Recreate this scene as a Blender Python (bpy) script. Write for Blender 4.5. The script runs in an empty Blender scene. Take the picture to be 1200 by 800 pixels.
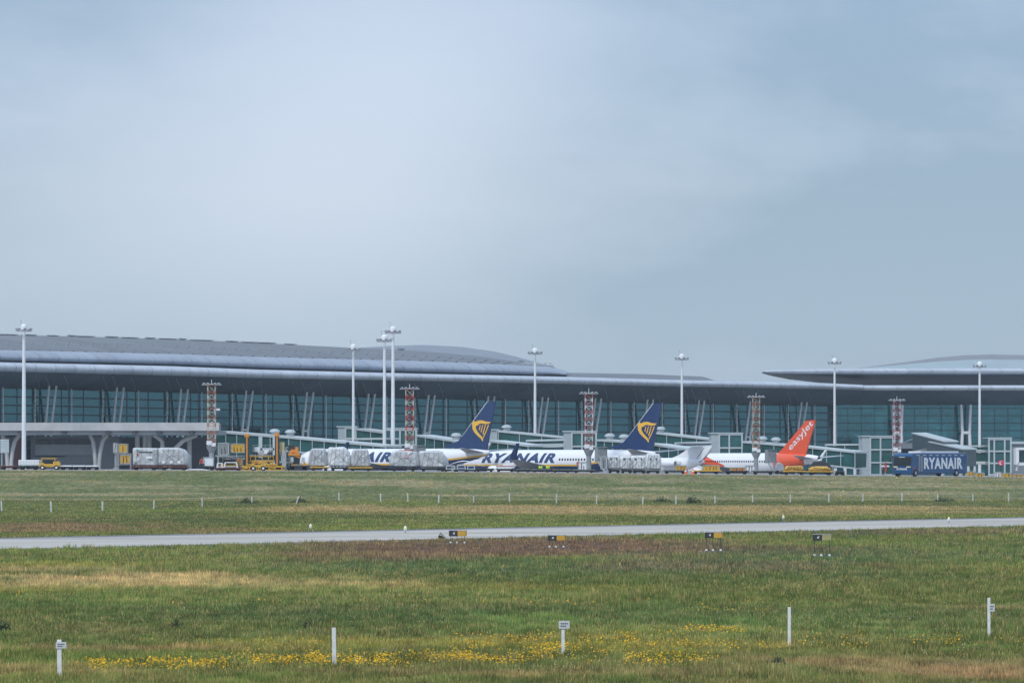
import bpy, bmesh, math, random
import numpy as np
from mathutils import Vector, Matrix, noise as mnoise
random.seed(7); rng = np.random.default_rng(7)
PI = math.pi
sc = bpy.context.scene
COL = sc.collection
F, YH, CH = 4000.0, 536.0, 5.2          # focal length and horizon in photo pixels, eye height in metres

def P(px, py, d):
    return Vector(((px-600)/F*d, d, CH-(py-YH)*d/F))
def lerp(xs, ys, x):
    return float(np.interp(x, xs, ys))

# ------------------------------------------------------------------ materials
def M(name, col, rough=0.6, metal=0.0, var=0.12, scale=2.0, spec=0.5, bump=0.0, bscale=None, stretch=(1,1,1), coat=0.0):
    m = bpy.data.materials.new(name); m.use_nodes = True
    nt = m.node_tree; N = nt.nodes; L = nt.links
    b = N['Principled BSDF']
    b.inputs['Roughness'].default_value = rough; b.inputs['Metallic'].default_value = metal
    b.inputs['Specular IOR Level'].default_value = spec
    b.inputs['Coat Weight'].default_value = coat
    tc = N.new('ShaderNodeTexCoord'); mp = N.new('ShaderNodeMapping'); mp.inputs['Scale'].default_value = stretch
    L.new(tc.outputs['Object'], mp.inputs['Vector'])
    nz = N.new('ShaderNodeTexNoise'); nz.inputs['Scale'].default_value = scale; nz.inputs['Detail'].default_value = 5
    L.new(mp.outputs[0], nz.inputs['Vector'])
    mr = N.new('ShaderNodeMapRange'); mr.inputs['From Min'].default_value = 0.3; mr.inputs['From Max'].default_value = 0.7
    mr.inputs['To Min'].default_value = 1-var; mr.inputs['To Max'].default_value = 1+var
    L.new(nz.outputs['Fac'], mr.inputs['Value'])
    mx = N.new('ShaderNodeVectorMath'); mx.operation = 'SCALE'; mx.inputs[0].default_value = col[:3]
    L.new(mr.outputs[0], mx.inputs['Scale']); L.new(mx.outputs[0], b.inputs['Base Color'])
    if bump:
        n2 = N.new('ShaderNodeTexNoise'); n2.inputs['Scale'].default_value = bscale or scale*4; n2.inputs['Detail'].default_value = 4
        L.new(mp.outputs[0], n2.inputs['Vector'])
        bp = N.new('ShaderNodeBump'); bp.inputs['Strength'].default_value = bump; bp.inputs['Distance'].default_value = 0.1
        L.new(n2.outputs['Fac'], bp.inputs['Height']); L.new(bp.outputs[0], b.inputs['Normal'])
    return m

def node_math(nt, op, a, b=None, c=None, clamp=False):
    n = nt.nodes.new('ShaderNodeMath'); n.operation = op; n.use_clamp = clamp
    for i, v in enumerate((a, b, c)):
        if v is None: continue
        if isinstance(v, (int, float)): n.inputs[i].default_value = v
        else: nt.links.new(v, n.inputs[i])
    return n.outputs[0]
def node_mix(nt, fac, a, b):
    n = nt.nodes.new('ShaderNodeMix'); n.data_type = 'RGBA'
    for sock, v in ((n.inputs['Factor'], fac), (n.inputs['A'], a), (n.inputs['B'], b)):
        if isinstance(v, (int, float)): sock.default_value = v
        elif isinstance(v, tuple): sock.default_value = (*v[:3], 1)
        else: nt.links.new(v, sock)
    return n.outputs['Result']

# ------------------------------------------------------------------ mesh builder
class MB:
    def __init__(s): s.v = []; s.f = []; s.mi = []; s.cur = 0; s.smooth = []; s.sm = False
    def add(s, vs, fs, smooth=None):
        o = len(s.v); s.v += [Vector(v) for v in vs]
        for f in fs: s.f.append([o+i for i in f]); s.mi.append(s.cur); s.smooth.append(s.sm if smooth is None else smooth)
        return s
    def box(s, c, size, m=None):
        c = Vector(c); x, y, z = [k/2 for k in size]
        vs = [Vector((a*x, b*y, e*z)) for a in (-1,1) for b in (-1,1) for e in (-1,1)]
        vs = [(m @ v if m else v)+c for v in vs]
        return s.add(vs, [(0,1,3,2),(4,6,7,5),(0,4,5,1),(2,3,7,6),(0,2,6,4),(1,5,7,3)])
    def bar(s, p0, p1, w, h=None, up=(0,0,1)):
        p0 = Vector(p0); p1 = Vector(p1); h = h or w
        d = (p1-p0)
        if d.length < 1e-6: return s
        d.normalize(); up = Vector(up)
        if abs(d.dot(up)) > .98: up = Vector((0,1,0))
        a = d.cross(up).normalized()*(w/2); b = a.cross(d).normalized()*(h/2)
        vs = [p+i*a+j*b for p in (p0,p1) for i,j in ((-1,-1),(1,-1),(1,1),(-1,1))]
        return s.add(vs, [(3,2,1,0),(4,5,6,7),(0,1,5,4),(1,2,6,5),(2,3,7,6),(3,0,4,7)])
    def tube(s, p0, p1, r0, r1=None, n=10, cap=True):
        p0 = Vector(p0); p1 = Vector(p1); r1 = r0 if r1 is None else r1
        d = (p1-p0).normalized(); up = Vector((0,0,1)) if abs(d.z) < .95 else Vector((1,0,0))
        a = d.cross(up).normalized(); b = a.cross(d)
        rings = []
        for p, r in ((p0,r0),(p1,r1)):
            rings.append([p+(a*math.cos(2*PI*i/n)+b*math.sin(2*PI*i/n))*r for i in range(n)])
        return s.loft(rings, closed=True, cap=cap, smooth=True)
    def loft(s, rings, closed=False, cap=False, smooth=True):
        n = len(rings[0]); vs = [p for r in rings for p in r]; fs = []
        for k in range(len(rings)-1):
            for i in range(n if closed else n-1):
                j = (i+1) % n
                fs.append((k*n+i, k*n+j, (k+1)*n+j, (k+1)*n+i))
        s.add(vs, fs, smooth)
        if cap:
            s.add(rings[0], [tuple(reversed(range(n)))], False); s.add(rings[-1], [tuple(range(n))], False)
        return s
    def prism(s, pts, axis, thick):
        """pts polygon extruded by vector axis*thick"""
        a = Vector(axis)*thick; n = len(pts); pts = [Vector(p) for p in pts]
        s.add(pts+[p+a for p in pts], [tuple(reversed(range(n))), tuple(range(n,2*n))]+[(i,(i+1)%n,n+(i+1)%n,n+i) for i in range(n)], False)
        return s
    def dome(s, c, r, h, n=12, k=4):
        c = Vector(c); rings = []
        for j in range(k+1):
            t = j/k*PI/2
            rings.append([c+Vector((r*math.cos(t)*math.cos(2*PI*i/n)+1e-4*math.cos(i), r*math.cos(t)*math.sin(2*PI*i/n), h*math.sin(t))) for i in range(n)])
        return s.loft(rings, closed=True, smooth=True)
    def build(s, name, mats, parent=None, world=False, bevel=0):
        me = bpy.data.meshes.new(name)
        vs = s.v
        if world and parent is not None:
            inv = (Matrix.Translation(parent.location) @ parent.rotation_euler.to_matrix().to_4x4()).inverted()
            vs = [inv @ v for v in vs]
        me.from_pydata([tuple(v) for v in vs], [], s.f)
        if not isinstance(mats, (list, tuple)): mats = [mats]
        for m in mats: me.materials.append(m)
        me.polygons.foreach_set('material_index', s.mi); me.polygons.foreach_set('use_smooth', s.smooth)
        bm = bmesh.new(); bm.from_mesh(me)
        bmesh.ops.recalc_face_normals(bm, faces=bm.faces)
        bm.to_mesh(me); bm.free()
        o = bpy.data.objects.new(name, me); COL.objects.link(o)
        if bevel:
            b = o.modifiers.new('bevel', 'BEVEL'); b.width = bevel; b.segments = 2; b.limit_method = 'ANGLE'
        if parent is not None: o.parent = parent
        return o

def tag(o, label=None, cat=None, group=None, kind=None):
    if label: o['label'] = label
    if cat: o['category'] = cat
    if group: o['group'] = group
    if kind: o['kind'] = kind
    return o
def thing(name, label, cat, loc=(0,0,0), rz=0.0, group=None):
    o = bpy.data.objects.new(name, None); COL.objects.link(o); o.empty_display_size = .3
    o.location = loc; o.rotation_euler = (0,0,rz)
    return tag(o, label, cat, group)
KIDS = {}
def dup(root, loc, rz=0.0, label=None, scale=None):
    r = root.copy(); COL.objects.link(r); r.location = loc; r.rotation_euler = (0,0,rz)
    if scale: r.scale = scale
    if label: r['label'] = label
    for ch in [o for o in bpy.data.objects if o.parent == root]:
        c = ch.copy(); COL.objects.link(c); c.parent = r
        for g in [o for o in bpy.data.objects if o.parent == ch]:
            e = g.copy(); COL.objects.link(e); e.parent = c
    return r

def text_bm(s, w, h, bold=0.0, shear=0.0):
    """lettering as a flat bmesh, x 0..w, y 0..h"""
    cu = bpy.data.curves.new('lettering', 'FONT'); cu.body = s; cu.offset = bold; cu.shear = shear; cu.space_character = 1.0+bold*3
    cu.resolution_u = 4
    o = bpy.data.objects.new('lettering_temp', cu); COL.objects.link(o)
    dg = bpy.context.evaluated_depsgraph_get(); me = bpy.data.meshes.new_from_object(o.evaluated_get(dg))
    COL.objects.unlink(o); bpy.data.objects.remove(o); bpy.data.curves.remove(cu)
    bm = bmesh.new(); bm.from_mesh(me); bpy.data.meshes.remove(me)
    xs = [v.co.x for v in bm.verts]; ys = [v.co.y for v in bm.verts]
    for v in bm.verts:
        v.co = Vector(((v.co.x-min(xs))/(max(xs)-min(xs))*w, (v.co.y-min(ys))/(max(ys)-min(ys))*h, 0))
    return bm
def bm_obj(bm, name, mat, parent=None):
    me = bpy.data.meshes.new(name); bm.to_mesh(me); bm.free(); me.materials.append(mat)
    o = bpy.data.objects.new(name, me); COL.objects.link(o)
    if parent is not None: o.parent = parent
    return o

# ------------------------------------------------------------------ palette
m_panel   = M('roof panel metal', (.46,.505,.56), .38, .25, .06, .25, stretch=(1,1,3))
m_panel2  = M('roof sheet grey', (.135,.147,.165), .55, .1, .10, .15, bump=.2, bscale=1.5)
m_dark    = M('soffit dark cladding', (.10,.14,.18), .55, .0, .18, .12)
m_white   = M('white painted metal', (.78,.80,.82), .4, 0, .04, 1)
m_frame   = M('pale frame metal', (.52,.585,.60), .4, .1, .06, 1)
m_mull    = M('dark mullion', (.045,.07,.08), .5, 0, .1, 1)
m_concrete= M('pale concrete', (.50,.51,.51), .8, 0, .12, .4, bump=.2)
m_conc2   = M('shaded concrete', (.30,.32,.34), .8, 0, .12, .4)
m_greyp   = M('grey cladding panel', (.22,.25,.28), .6, 0, .08, .5)
m_steel   = M('galvanised steel', (.42,.44,.46), .5, .3, .15, 3)
m_black   = M('black rubber', (.012,.012,.013), .8, 0, .2, 8)
m_char    = M('dark machinery', (.035,.038,.045), .6, 0, .3, 6)
m_yellow  = M('yellow paint', (.62,.37,.035), .5, 0, .22, 4)
m_amber   = M('amber paint', (.70,.27,.03), .5, 0, .12, 4)
m_red     = M('red paint', (.50,.055,.035), .5, 0, .12, 3)
m_rust    = M('rust red frame', (.16,.05,.035), .7, 0, .3, 4)
m_blue    = M('bus blue paint', (.003,.07,.20), .25, 0, .06, 1, coat=.4)
m_navy    = M('navy paint', (.014,.045,.14), .3, 0, .06, .6, coat=.3)
m_gold    = M('gold paint', (.85,.49,.06), .4, 0, .05, 1)
m_acwhite = M('aircraft white', (.80,.82,.85), .3, 0, .03, .4, coat=.3)
m_orange  = M('aircraft orange', (.78,.10,.03), .35, 0, .05, .4, coat=.2)
m_acgrey  = M('aircraft grey', (.36,.38,.41), .4, .2, .08, .8)
m_glassdk = M('dark window glass', (.02,.028,.035), .1, 0, .1, 1)
m_hivis   = M('lime high visibility cloth', (.55,.75,.06), .8, 0, .08, 5)
m_wrap    = M('silver wrapping film', (.52,.54,.55), .35, .15, .22, 1.2, bump=.9, bscale=2.2)
m_wrap2   = M('pale wrapping film', (.68,.70,.71), .3, .1, .2, 1.6, bump=.9, bscale=2.6)
m_netting = M('cargo net grey', (.26,.28,.29), .8, 0, .35, 9)
m_terra   = M('brown red panel', (.16,.09,.09), .8, 0, .1, .6)
m_magenta = M('red round sign paint', (.65,.03,.09), .5, 0, .05, 2)

def glass_mat(name, col, hi, thr, sx=2.3, sz=1.55, rough=.06):
    m = bpy.data.materials.new(name); m.use_nodes = True; nt = m.node_tree; N = nt.nodes; L = nt.links
    b = N['Principled BSDF']; b.inputs['Roughness'].default_value = rough; b.inputs['IOR'].default_value = 2.6; b.inputs['Specular Tint'].default_value = (.37,.82,.90,1)
    uv = N.new('ShaderNodeUVMap'); uv.uv_map = 'pane'
    sp = N.new('ShaderNodeSeparateXYZ'); L.new(uv.outputs[0], sp.inputs[0])
    cb = N.new('ShaderNodeCombineXYZ')
    L.new(node_math(nt,'FLOOR',node_math(nt,'DIVIDE',sp.outputs[0],sx)), cb.inputs[0])
    L.new(node_math(nt,'FLOOR',node_math(nt,'DIVIDE',sp.outputs[1],sz)), cb.inputs[1])
    wn = N.new('ShaderNodeTexWhiteNoise'); wn.noise_dimensions = '3D'; L.new(cb.outputs[0], wn.inputs['Vector'])
    nz = N.new('ShaderNodeTexNoise'); nz.inputs['Scale'].default_value = .07; nz.inputs['Detail'].default_value = 3
    L.new(uv.outputs[0], nz.inputs['Vector'])
    f = node_math(nt,'ADD',node_math(nt,'MULTIPLY',wn.outputs['Value'],.34),node_math(nt,'MULTIPLY',nz.outputs['Fac'],.9))
    fac = node_math(nt,'SUBTRACT',f,thr); fac = node_math(nt,'MULTIPLY',fac,2.0,clamp=True)
    L.new(node_mix(nt,fac,col,hi), b.inputs['Base Color'])
    return m
m_glassL = glass_mat('curtain wall glass', (.004,.022,.024), (.012,.060,.064), .35)
m_glassR = glass_mat('pier glass', (.010,.065,.068), (.07,.32,.33), .55)
m_glassB = M('bridge glass', (.025,.095,.095), .08, 0, .35, .35)
m_glassT = M('tower glass', (.03,.12,.12), .07, 0, .3, .5)

def joints(m, ang, pitch=3.0, w=.02, dark=.6):
    """butt joints between cladding sheets, running across a facade whose direction is ang, with rain streaks"""
    nt = m.node_tree; bs = nt.nodes['Principled BSDF']; src = bs.inputs['Base Color'].links[0].from_socket
    tc = nt.nodes.new('ShaderNodeTexCoord'); mp = nt.nodes.new('ShaderNodeMapping'); mp.vector_type = 'POINT'; mp.inputs['Rotation'].default_value = (0,0,-ang)
    nt.links.new(tc.outputs['Object'], mp.inputs[0]); sp = nt.nodes.new('ShaderNodeSeparateXYZ'); nt.links.new(mp.outputs[0], sp.inputs[0])
    q = node_math(nt,'DIVIDE',sp.outputs[0],pitch); f = node_math(nt,'FRACT',q); f = node_math(nt,'LESS_THAN',f,w)
    wn = nt.nodes.new('ShaderNodeTexWhiteNoise'); wn.noise_dimensions = '1D'; nt.links.new(node_math(nt,'FLOOR',q), wn.inputs['W'])
    st = nt.nodes.new('ShaderNodeTexNoise'); st.inputs['Scale'].default_value = 1; st.inputs['Detail'].default_value = 5
    m2 = nt.nodes.new('ShaderNodeMapping'); m2.inputs['Scale'].default_value = (1.6,.05,.18); nt.links.new(mp.outputs[0], m2.inputs[0]); nt.links.new(m2.outputs[0], st.inputs['Vector'])
    v = node_math(nt,'ADD',node_math(nt,'MULTIPLY',wn.outputs['Value'],.12),node_math(nt,'MULTIPLY',st.outputs['Fac'],.40))
    v = node_math(nt,'ADD',v,.74); v = node_math(nt,'MULTIPLY',v,node_math(nt,'SUBTRACT',1.0,node_math(nt,'MULTIPLY',f,1-dark)))
    sc_ = nt.nodes.new('ShaderNodeVectorMath'); sc_.operation = 'SCALE'; nt.links.new(src, sc_.inputs[0]); nt.links.new(v, sc_.inputs['Scale']); nt.links.new(sc_.outputs[0], bs.inputs['Base Color'])
for m_ in (m_panel, m_panel2, m_dark): joints(m_, math.atan2(110,148), 4.0 if m_ is not m_panel2 else 6.0, .035)
# ------------------------------------------------------------------ terrain
def zc(X):                                # height of the bank crest and the service road on it
    px = 600+X*F/452
    return CH-(np.interp(px, [-200,0,350,600,900,1200,1500], [550.6,551,552,554,557,559.6,561])-YH)*452/F
def sstep(a, b, t):
    t = np.clip((t-a)/(b-a), 0, 1); return t*t*(3-2*t)
def apron_z(X, Y):
    z1 = zc(X)
    low = np.interp(Y, [518,600,660,1600], [1.3,0,-1,-1])
    return np.where(Y < 499, z1, z1+(low-z1)*sstep(499, 518, Y))
def ground_z(X, Y):
    g = zc(X)*sstep(416, 452, Y)
    return np.where(Y > 454, apron_z(X, Y)-.35*sstep(454,456,Y), g)
def zs(px, d=475): return float(zc((px-600)/F*d))
def za(X, Y): return float(apron_z(np.array(X*1.0), np.array(Y*1.0)))

def hashn(ix, iy, seed):
    h = (ix*374761393 + iy*668265263 + seed*1442695041) & 0xffffffff
    h = ((h ^ (h >> 13))*1274126177) & 0xffffffff
    return ((h ^ (h >> 16)) & 0xffff)/65535.0
def vnoise(x, y, seed=0):
    ix = np.floor(x).astype(np.int64); iy = np.floor(y).astype(np.int64); fx = x-ix; fy = y-iy
    fx = fx*fx*(3-2*fx); fy = fy*fy*(3-2*fy)
    a = hashn(ix,iy,seed); b = hashn(ix+1,iy,seed); c = hashn(ix,iy+1,seed); d = hashn(ix+1,iy+1,seed)
    return (a*(1-fx)+b*fx)*(1-fy)+(c*(1-fx)+d*fx)*fy
def fbm(x, y, seed=0, o=4):
    s = 0; a = .5; t = 0
    for k in range(o): s = s+a*vnoise(x*2**k, y*2**k, seed+k*17); t += a; a *= .55
    return s/t

TU = Vector((.712,.702)); TN = Vector((-.702,.712))   # the taxiway's direction; (0,221) lies on its near edge
TW = 23.0
def tax(X, Y): return X*TU.x+(Y-221)*TU.y, X*TN.x+(Y-221)*TN.y     # along, across

def patch(X, Y, px, py, rx, ry, seed, soft=.5):
    d = F*CH/(py-YH); cx = (px-600)/F*d; rX = rx*d/F; rY = ry*d*d/(F*CH)
    r = np.sqrt(((X-cx)/rX)**2+((Y-d)/rY)**2)
    n = fbm(X/(rX*.5)+3, Y/(rY*.5)+7, seed)
    return np.clip((1.15-r+(n-.5)*1.6)/soft, 0, 1)
def mixc(c, col, m): return c*(1-m[:,None])+np.array(col)*m[:,None]
def field(X, Y):
    n1 = fbm(X/14, Y/26, 1); n2 = fbm(X/3.0, Y/5.5, 2); n3 = fbm(X/40, Y/9, 3)
    c = np.tile(np.array((.064,.098,.034)), (len(X),1))
    c = mixc(c, (.100,.150,.045), np.clip((n1-.40)*3.5,0,1)*.9)
    c = mixc(c, (.045,.085,.040), np.clip((n3-.5)*4,0,1)*.6)
    c = mixc(c, (.135,.135,.070), np.clip((n2-.58)*4,0,1)*.45)
    al, ac = tax(X, Y)
    # strips beside the taxiway, dull purple brown with spent flowers
    c = mixc(c, (.105,.085,.068), np.clip(1-np.abs(ac+9)/9,0,1)*np.clip((fbm(X/20,Y/12,5)-.30)*4,0,1)*.75*sstep(-60,10,al))
    for a in ((620,640,260,11,11,.75),(430,652,190,8,12,.7),(830,664,190,7,13,.85),(740,643,300,9,41,.75),(480,655,60,3,42,.9)):
        c = mixc(c, (.100,.076,.064), patch(X,Y,*a[:5])*a[5])
    # pale dry patches and flower rich ones on the near field
    for a in ((120,680,170,9,14,.8),(330,686,170,7,15,.6),(60,668,120,4,16,.5)):
        c = mixc(c, (.27,.245,.14), patch(X,Y,*a[:5])*a[5])
    for a in ((120,662,150,3,17,.5),(80,692,100,5,18,.4),(560,690,250,5,19,.3),(700,756,240,10,43,.4),(350,758,260,8,44,.45)):
        c = mixc(c, (.17,.185,.05), patch(X,Y,*a[:5])*a[5])
    for a in ((150,762,220,3,20,.7),(1010,778,210,9,21,.7),(1150,790,160,10,22,.9),(620,790,420,5,23,.4),(60,788,110,6,24,.5),(1180,713,60,2,25,.6)):
        c = mixc(c, (.155,.135,.08), patch(X,Y,*a[:5])*a[5])
    for a in ((620,728,90,9,26,.9),(300,700,420,14,27,.4),(950,735,220,12,28,.4)):
        c = mixc(c, (.078,.14,.048), patch(X,Y,*a[:5])*a[5])
    for a in ((640,665,500,12,29,.5),(1000,650,260,10,30,.5)):
        c = mixc(c, (.050,.095,.052), patch(X,Y,*a[:5])*a[5])
    # beyond the taxiway
    far = (ac > TW).astype(float)
    c = mixc(c, (.060,.088,.045), far*.6*np.clip((fbm(X/25,Y/20,31)-.3)*3,0,1))
    for a in ((560,597,260,4.0,32,.9),(760,600,220,3.5,33,.9),(880,595,420,3.5,34,.85),(1000,601,260,3,46,.6),(390,594,60,3,45,.8)):
        c = mixc(c, (.20,.185,.105), far*patch(X,Y,*a[:5])*a[5])
    for a in ((60,618,130,6,35,.7),(250,622,100,3,36,.5)):
        c = mixc(c, (.13,.10,.075), far*patch(X,Y,*a[:5])*a[5])
    bank = sstep(405, 424, Y)
    nb = fbm(X/16, Y/3.2, 37); nb2 = fbm(X/4, Y/1.6, 38)
    cb = np.tile(np.array((.118,.140,.056)), (len(X),1))
    cb = mixc(cb, (.255,.225,.125), np.clip((nb-.45)*5,0,1)*.8)
    cb = mixc(cb, (.065,.11,.035), np.clip((nb2-.55)*5,0,1)*.5)
    cb = mixc(cb, (.22,.19,.12), sstep(440,449,Y)*np.clip((fbm(X/9,Y/5,39)-.42)*5,0,1)*.8*sstep(-25,5,X))
    c = c*(1-bank[:,None])+cb*bank[:,None]
    return c

def ground_mat(name, rough=.95):
    m = bpy.data.materials.new(name); m.use_nodes = True; nt = m.node_tree; N = nt.nodes; L = nt.links
    b = N['Principled BSDF']; b.inputs['Roughness'].default_value = rough; b.inputs['Specular IOR Level'].default_value = .15
    at = N.new('ShaderNodeAttribute'); at.attribute_name = 'tint'
    tc = N.new('ShaderNodeTexCoord'); mp = N.new('ShaderNodeMapping'); mp.inputs['Scale'].default_value = (1,.5,1)
    L.new(tc.outputs['Object'], mp.inputs[0])
    nz = N.new('ShaderNodeTexNoise'); nz.inputs['Scale'].default_value = 1.3; nz.inputs['Detail'].default_value = 8; nz.inputs['Roughness'].default_value = .7
    L.new(mp.outputs[0], nz.inputs['Vector'])
    mr = N.new('ShaderNodeMapRange'); mr.inputs['From Min'].default_value = .3; mr.inputs['From Max'].default_value = .7
    mr.inputs['To Min'].default_value = .6; mr.inputs['To Max'].default_value = 1.4; L.new(nz.outputs['Fac'], mr.inputs['Value'])
    mx = N.new('ShaderNodeVectorMath'); mx.operation = 'SCALE'; L.new(at.outputs['Color'], mx.inputs[0]); L.new(mr.outputs[0], mx.inputs['Scale'])
    L.new(mx.outputs[0], b.inputs['Base Color'])
    return m
def set_tint(me, cols):
    a = me.color_attributes.new('tint', 'FLOAT_COLOR', 'POINT')
    d = np.ones((len(cols),4), np.float32); d[:,:3] = cols; a.data.foreach_set('color', d.ravel())
def grid_obj(name, xs, ys, zf, mat, tint=None):
    X, Y = np.meshgrid(xs, ys); X = X.ravel(); Y = Y.ravel(); Z = zf(X, Y)
    nx, ny = len(xs), len(ys)
    i = np.arange(nx*ny).reshape(ny, nx); q = np.stack([i[:-1,:-1], i[:-1,1:], i[1:,1:], i[1:,:-1]], -1).reshape(-1,4)
    me = bpy.data.meshes.new(name); me.vertices.add(nx*ny); me.vertices.foreach_set('co', np.stack([X,Y,Z],1).astype(np.float32).ravel())
    me.loops.add(q.size); me.loops.foreach_set('vertex_index', q.ravel().astype(np.int32))
    me.polygons.add(len(q)); me.polygons.foreach_set('loop_start', np.arange(0,q.size,4,dtype=np.int32))
    me.polygons.foreach_set('use_smooth', np.ones(len(q), bool)); me.update(calc_edges=True); me.materials.append(mat)
    if tint is not None: set_tint(me, tint(X, Y))
    o = bpy.data.objects.new(name, me); COL.objects.link(o); return o

xs = np.concatenate([[-1500,-900,-500,-250,-150,-110], np.arange(-80,80.1,1.0), [110,150,250,500,900,1500]])
ys = np.concatenate([[-300,-50,20,50], np.arange(66,416,1.0), np.arange(416,458,.8), np.arange(460,530,6), [560,620,700,900,1500]])
g = grid_obj('ground', xs, ys, ground_z, ground_mat('meadow soil'), field); tag(g, kind='structure')
m_apron = M('apron concrete', (.27,.27,.27), .85, 0, .15, .08, bump=.1)
g = grid_obj('apron', np.concatenate([[-900,-400],np.arange(-160,161,10),[400,900]]), np.concatenate([[453.4],np.arange(456,530,2),np.arange(530,670,10),[900]]), lambda X,Y: apron_z(X,Y)+.02, m_apron)
tag(g, kind='structure')

# taxiway with shoulders, edge and centre lines
m_tax = M('taxiway surface', (.44,.415,.375), .8, 0, .30, .16, spec=.25, bump=.05)
# stretch the wear along the direction of travel
nt = m_tax.node_tree
for n in nt.nodes:
    if n.type == 'MAPPING': n.inputs['Rotation'].default_value = (0,0,-math.atan2(TU.y,TU.x)); n.inputs['Scale'].default_value = (.12,1.6,1)
m_should = M('taxiway shoulder', (.17,.165,.165), .85, 0, .25, .3)
m_line = M('worn yellow line', (.50,.38,.10), .7, 0, .3, .6); m_wline = M('worn white line', (.60,.60,.58), .7, 0, .3, .6)
def strip(name, a0, a1, n0, n1, z, mat):
    mb = MB()
    for k in range(40):
        t0 = a0+(a1-a0)*k/40; t1 = a0+(a1-a0)*(k+1)/40
        q = [Vector((0,221))+TU*t+TN*n for t,n in ((t0,n0),(t1,n0),(t1,n1),(t0,n1))]
        mb.add([(p.x,p.y,z) for p in q], [(0,1,2,3)])
    return tag(mb.build(name, mat), kind='structure')
strip('taxiway_shoulder', -250, 500, -.8, TW+.8, .012, m_should)
strip('taxiway', -250, 500, 1.2, TW-2.6, .018, m_tax)
strip('taxiway_centre_line', -250, 500, 11.2, 11.45, .024, m_line)
strip('taxiway_edge_line', -250, 500, 2.0, 2.3, .024, m_wline)
strip('taxiway_edge_line', -250, 500, TW-3.5, TW-3.2, .024, m_wline)

# grass as real blades, one object on each side of the taxiway
def grass_mat():
    m = ground_mat('grass blades', .7); nt = m.node_tree; b = nt.nodes['Principled BSDF']; out = nt.nodes['Material Output']
    col = b.inputs['Base Color'].links[0].from_socket
    tr = nt.nodes.new('ShaderNodeBsdfTranslucent'); nt.links.new(col, tr.inputs['Color'])
    ms = nt.nodes.new('ShaderNodeMixShader'); ms.inputs[0].default_value = .25
    nt.links.new(b.outputs[0], ms.inputs[1]); nt.links.new(tr.outputs[0], ms.inputs[2]); nt.links.new(ms.outputs[0], out.inputs['Surface'])
    return m
gm = grass_mat()
def blades(name, X, Y, hgt, wid, nb, spread, label, mat=gm, tintmul=1.0, dark=None):
    n = len(X); base = field(X, Y)
    if dark is not None: base = base*dark[:,None]
    cn = fbm(X/.55,Y/1.2,91)[:,None]; j = (rng.random((n,1))-.5)*.55+(cn-.5)*1.2; base = base*(1+(fbm(X/2.2,Y/1.1,92)[:,None]-.5)*np.array((.9,.35,.6))); base = np.clip(base*(1+j), .01, 1)
    warm = rng.random(n) < .10+.16*np.clip((fbm(X/6,Y/9,90)-.35)*3,0,1); base[warm] = base[warm]*.4+np.array((.26,.22,.12))*.6
    R = np.repeat; N = n*nb
    x = R(X,nb)+rng.normal(0,1,N)*R(spread,nb); y = R(Y,nb)+rng.normal(0,1,N)*R(spread,nb)
    z = ground_z(x,y); a = rng.random(N)*2*PI; h = R(hgt,nb)*(.45+.8*rng.random(N)); w = R(wid,nb)*(.6+.8*rng.random(N))
    le = rng.normal(0,.28,N)*h; la = rng.random(N)*2*PI
    c = R(base,nb,axis=0)*(.72+.56*rng.random((N,1)))*tintmul
    v = np.empty((N,3,3), np.float32)
    dx = np.cos(a)*w/2; dy = np.sin(a)*w/2
    v[:,0] = np.stack([x-dx,y-dy,z-.01],1); v[:,1] = np.stack([x+dx,y+dy,z-.01],1); v[:,2] = np.stack([x+le*np.cos(la),y+le*np.sin(la),z+h],1)
    me = bpy.data.meshes.new(name); me.vertices.add(N*3); me.vertices.foreach_set('co', v.ravel())
    me.loops.add(N*3); me.loops.foreach_set('vertex_index', np.arange(N*3,dtype=np.int32))
    me.polygons.add(N); me.polygons.foreach_set('loop_start', np.arange(0,N*3,3,dtype=np.int32)); me.update(calc_edges=True)
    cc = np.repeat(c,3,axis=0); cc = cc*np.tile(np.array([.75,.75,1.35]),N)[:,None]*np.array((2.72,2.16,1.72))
    set_tint(me, cc); me.materials.append(mat)
    o = bpy.data.objects.new(name, me); COL.objects.link(o)
    return tag(o, label, 'grass', kind='stuff')
def scatter(n, y0, y1, margin=.17):
    """points spread through the wedge of field the photo looks over, denser near"""
    u = rng.random(n); Y = 1/(1/y0+(1/y1-1/y0)*u); X = (rng.random(n)*2-1)*(margin*Y+1.5); return X, Y
X, Y = scatter(120000, 74, 262); al, ac = tax(X, Y); k = ac < -.75+rng.random(len(X))**3*2.2; X, Y = X[k], Y[k]
cl = fbm(X/1.1, Y/2.2, 50); h = .07+.16*np.clip(cl,0,1)**1.5+.0003*Y; big = fbm(X/5, Y/9, 51) > .66; h = h*np.where(big,1.5,1)
for sx_, sb_ in ((536.5,636),(652.5,641),(836.5,645),(963.5,651)):
    d_ = F*CH/(sb_-YH); k = ~((np.abs(X-(sx_-600)/F*d_) < .75) & (Y > d_-4.5) & (Y < d_+.5)); X, Y, h = X[k], Y[k], h[k]
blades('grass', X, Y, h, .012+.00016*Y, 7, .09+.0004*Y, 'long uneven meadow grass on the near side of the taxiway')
X, Y = scatter(70000, 205, 452.5); al, ac = tax(X, Y); k = ac > TW+.75-rng.random(len(X))*.5; X, Y = X[k], Y[k]
h = .08+.13*fbm(X/2.5, Y/5, 52); 
blades('grass', X, Y, h, .02+.00018*Y, 6, .2+.0006*Y, 'short grass and bank beyond the taxiway')

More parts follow.
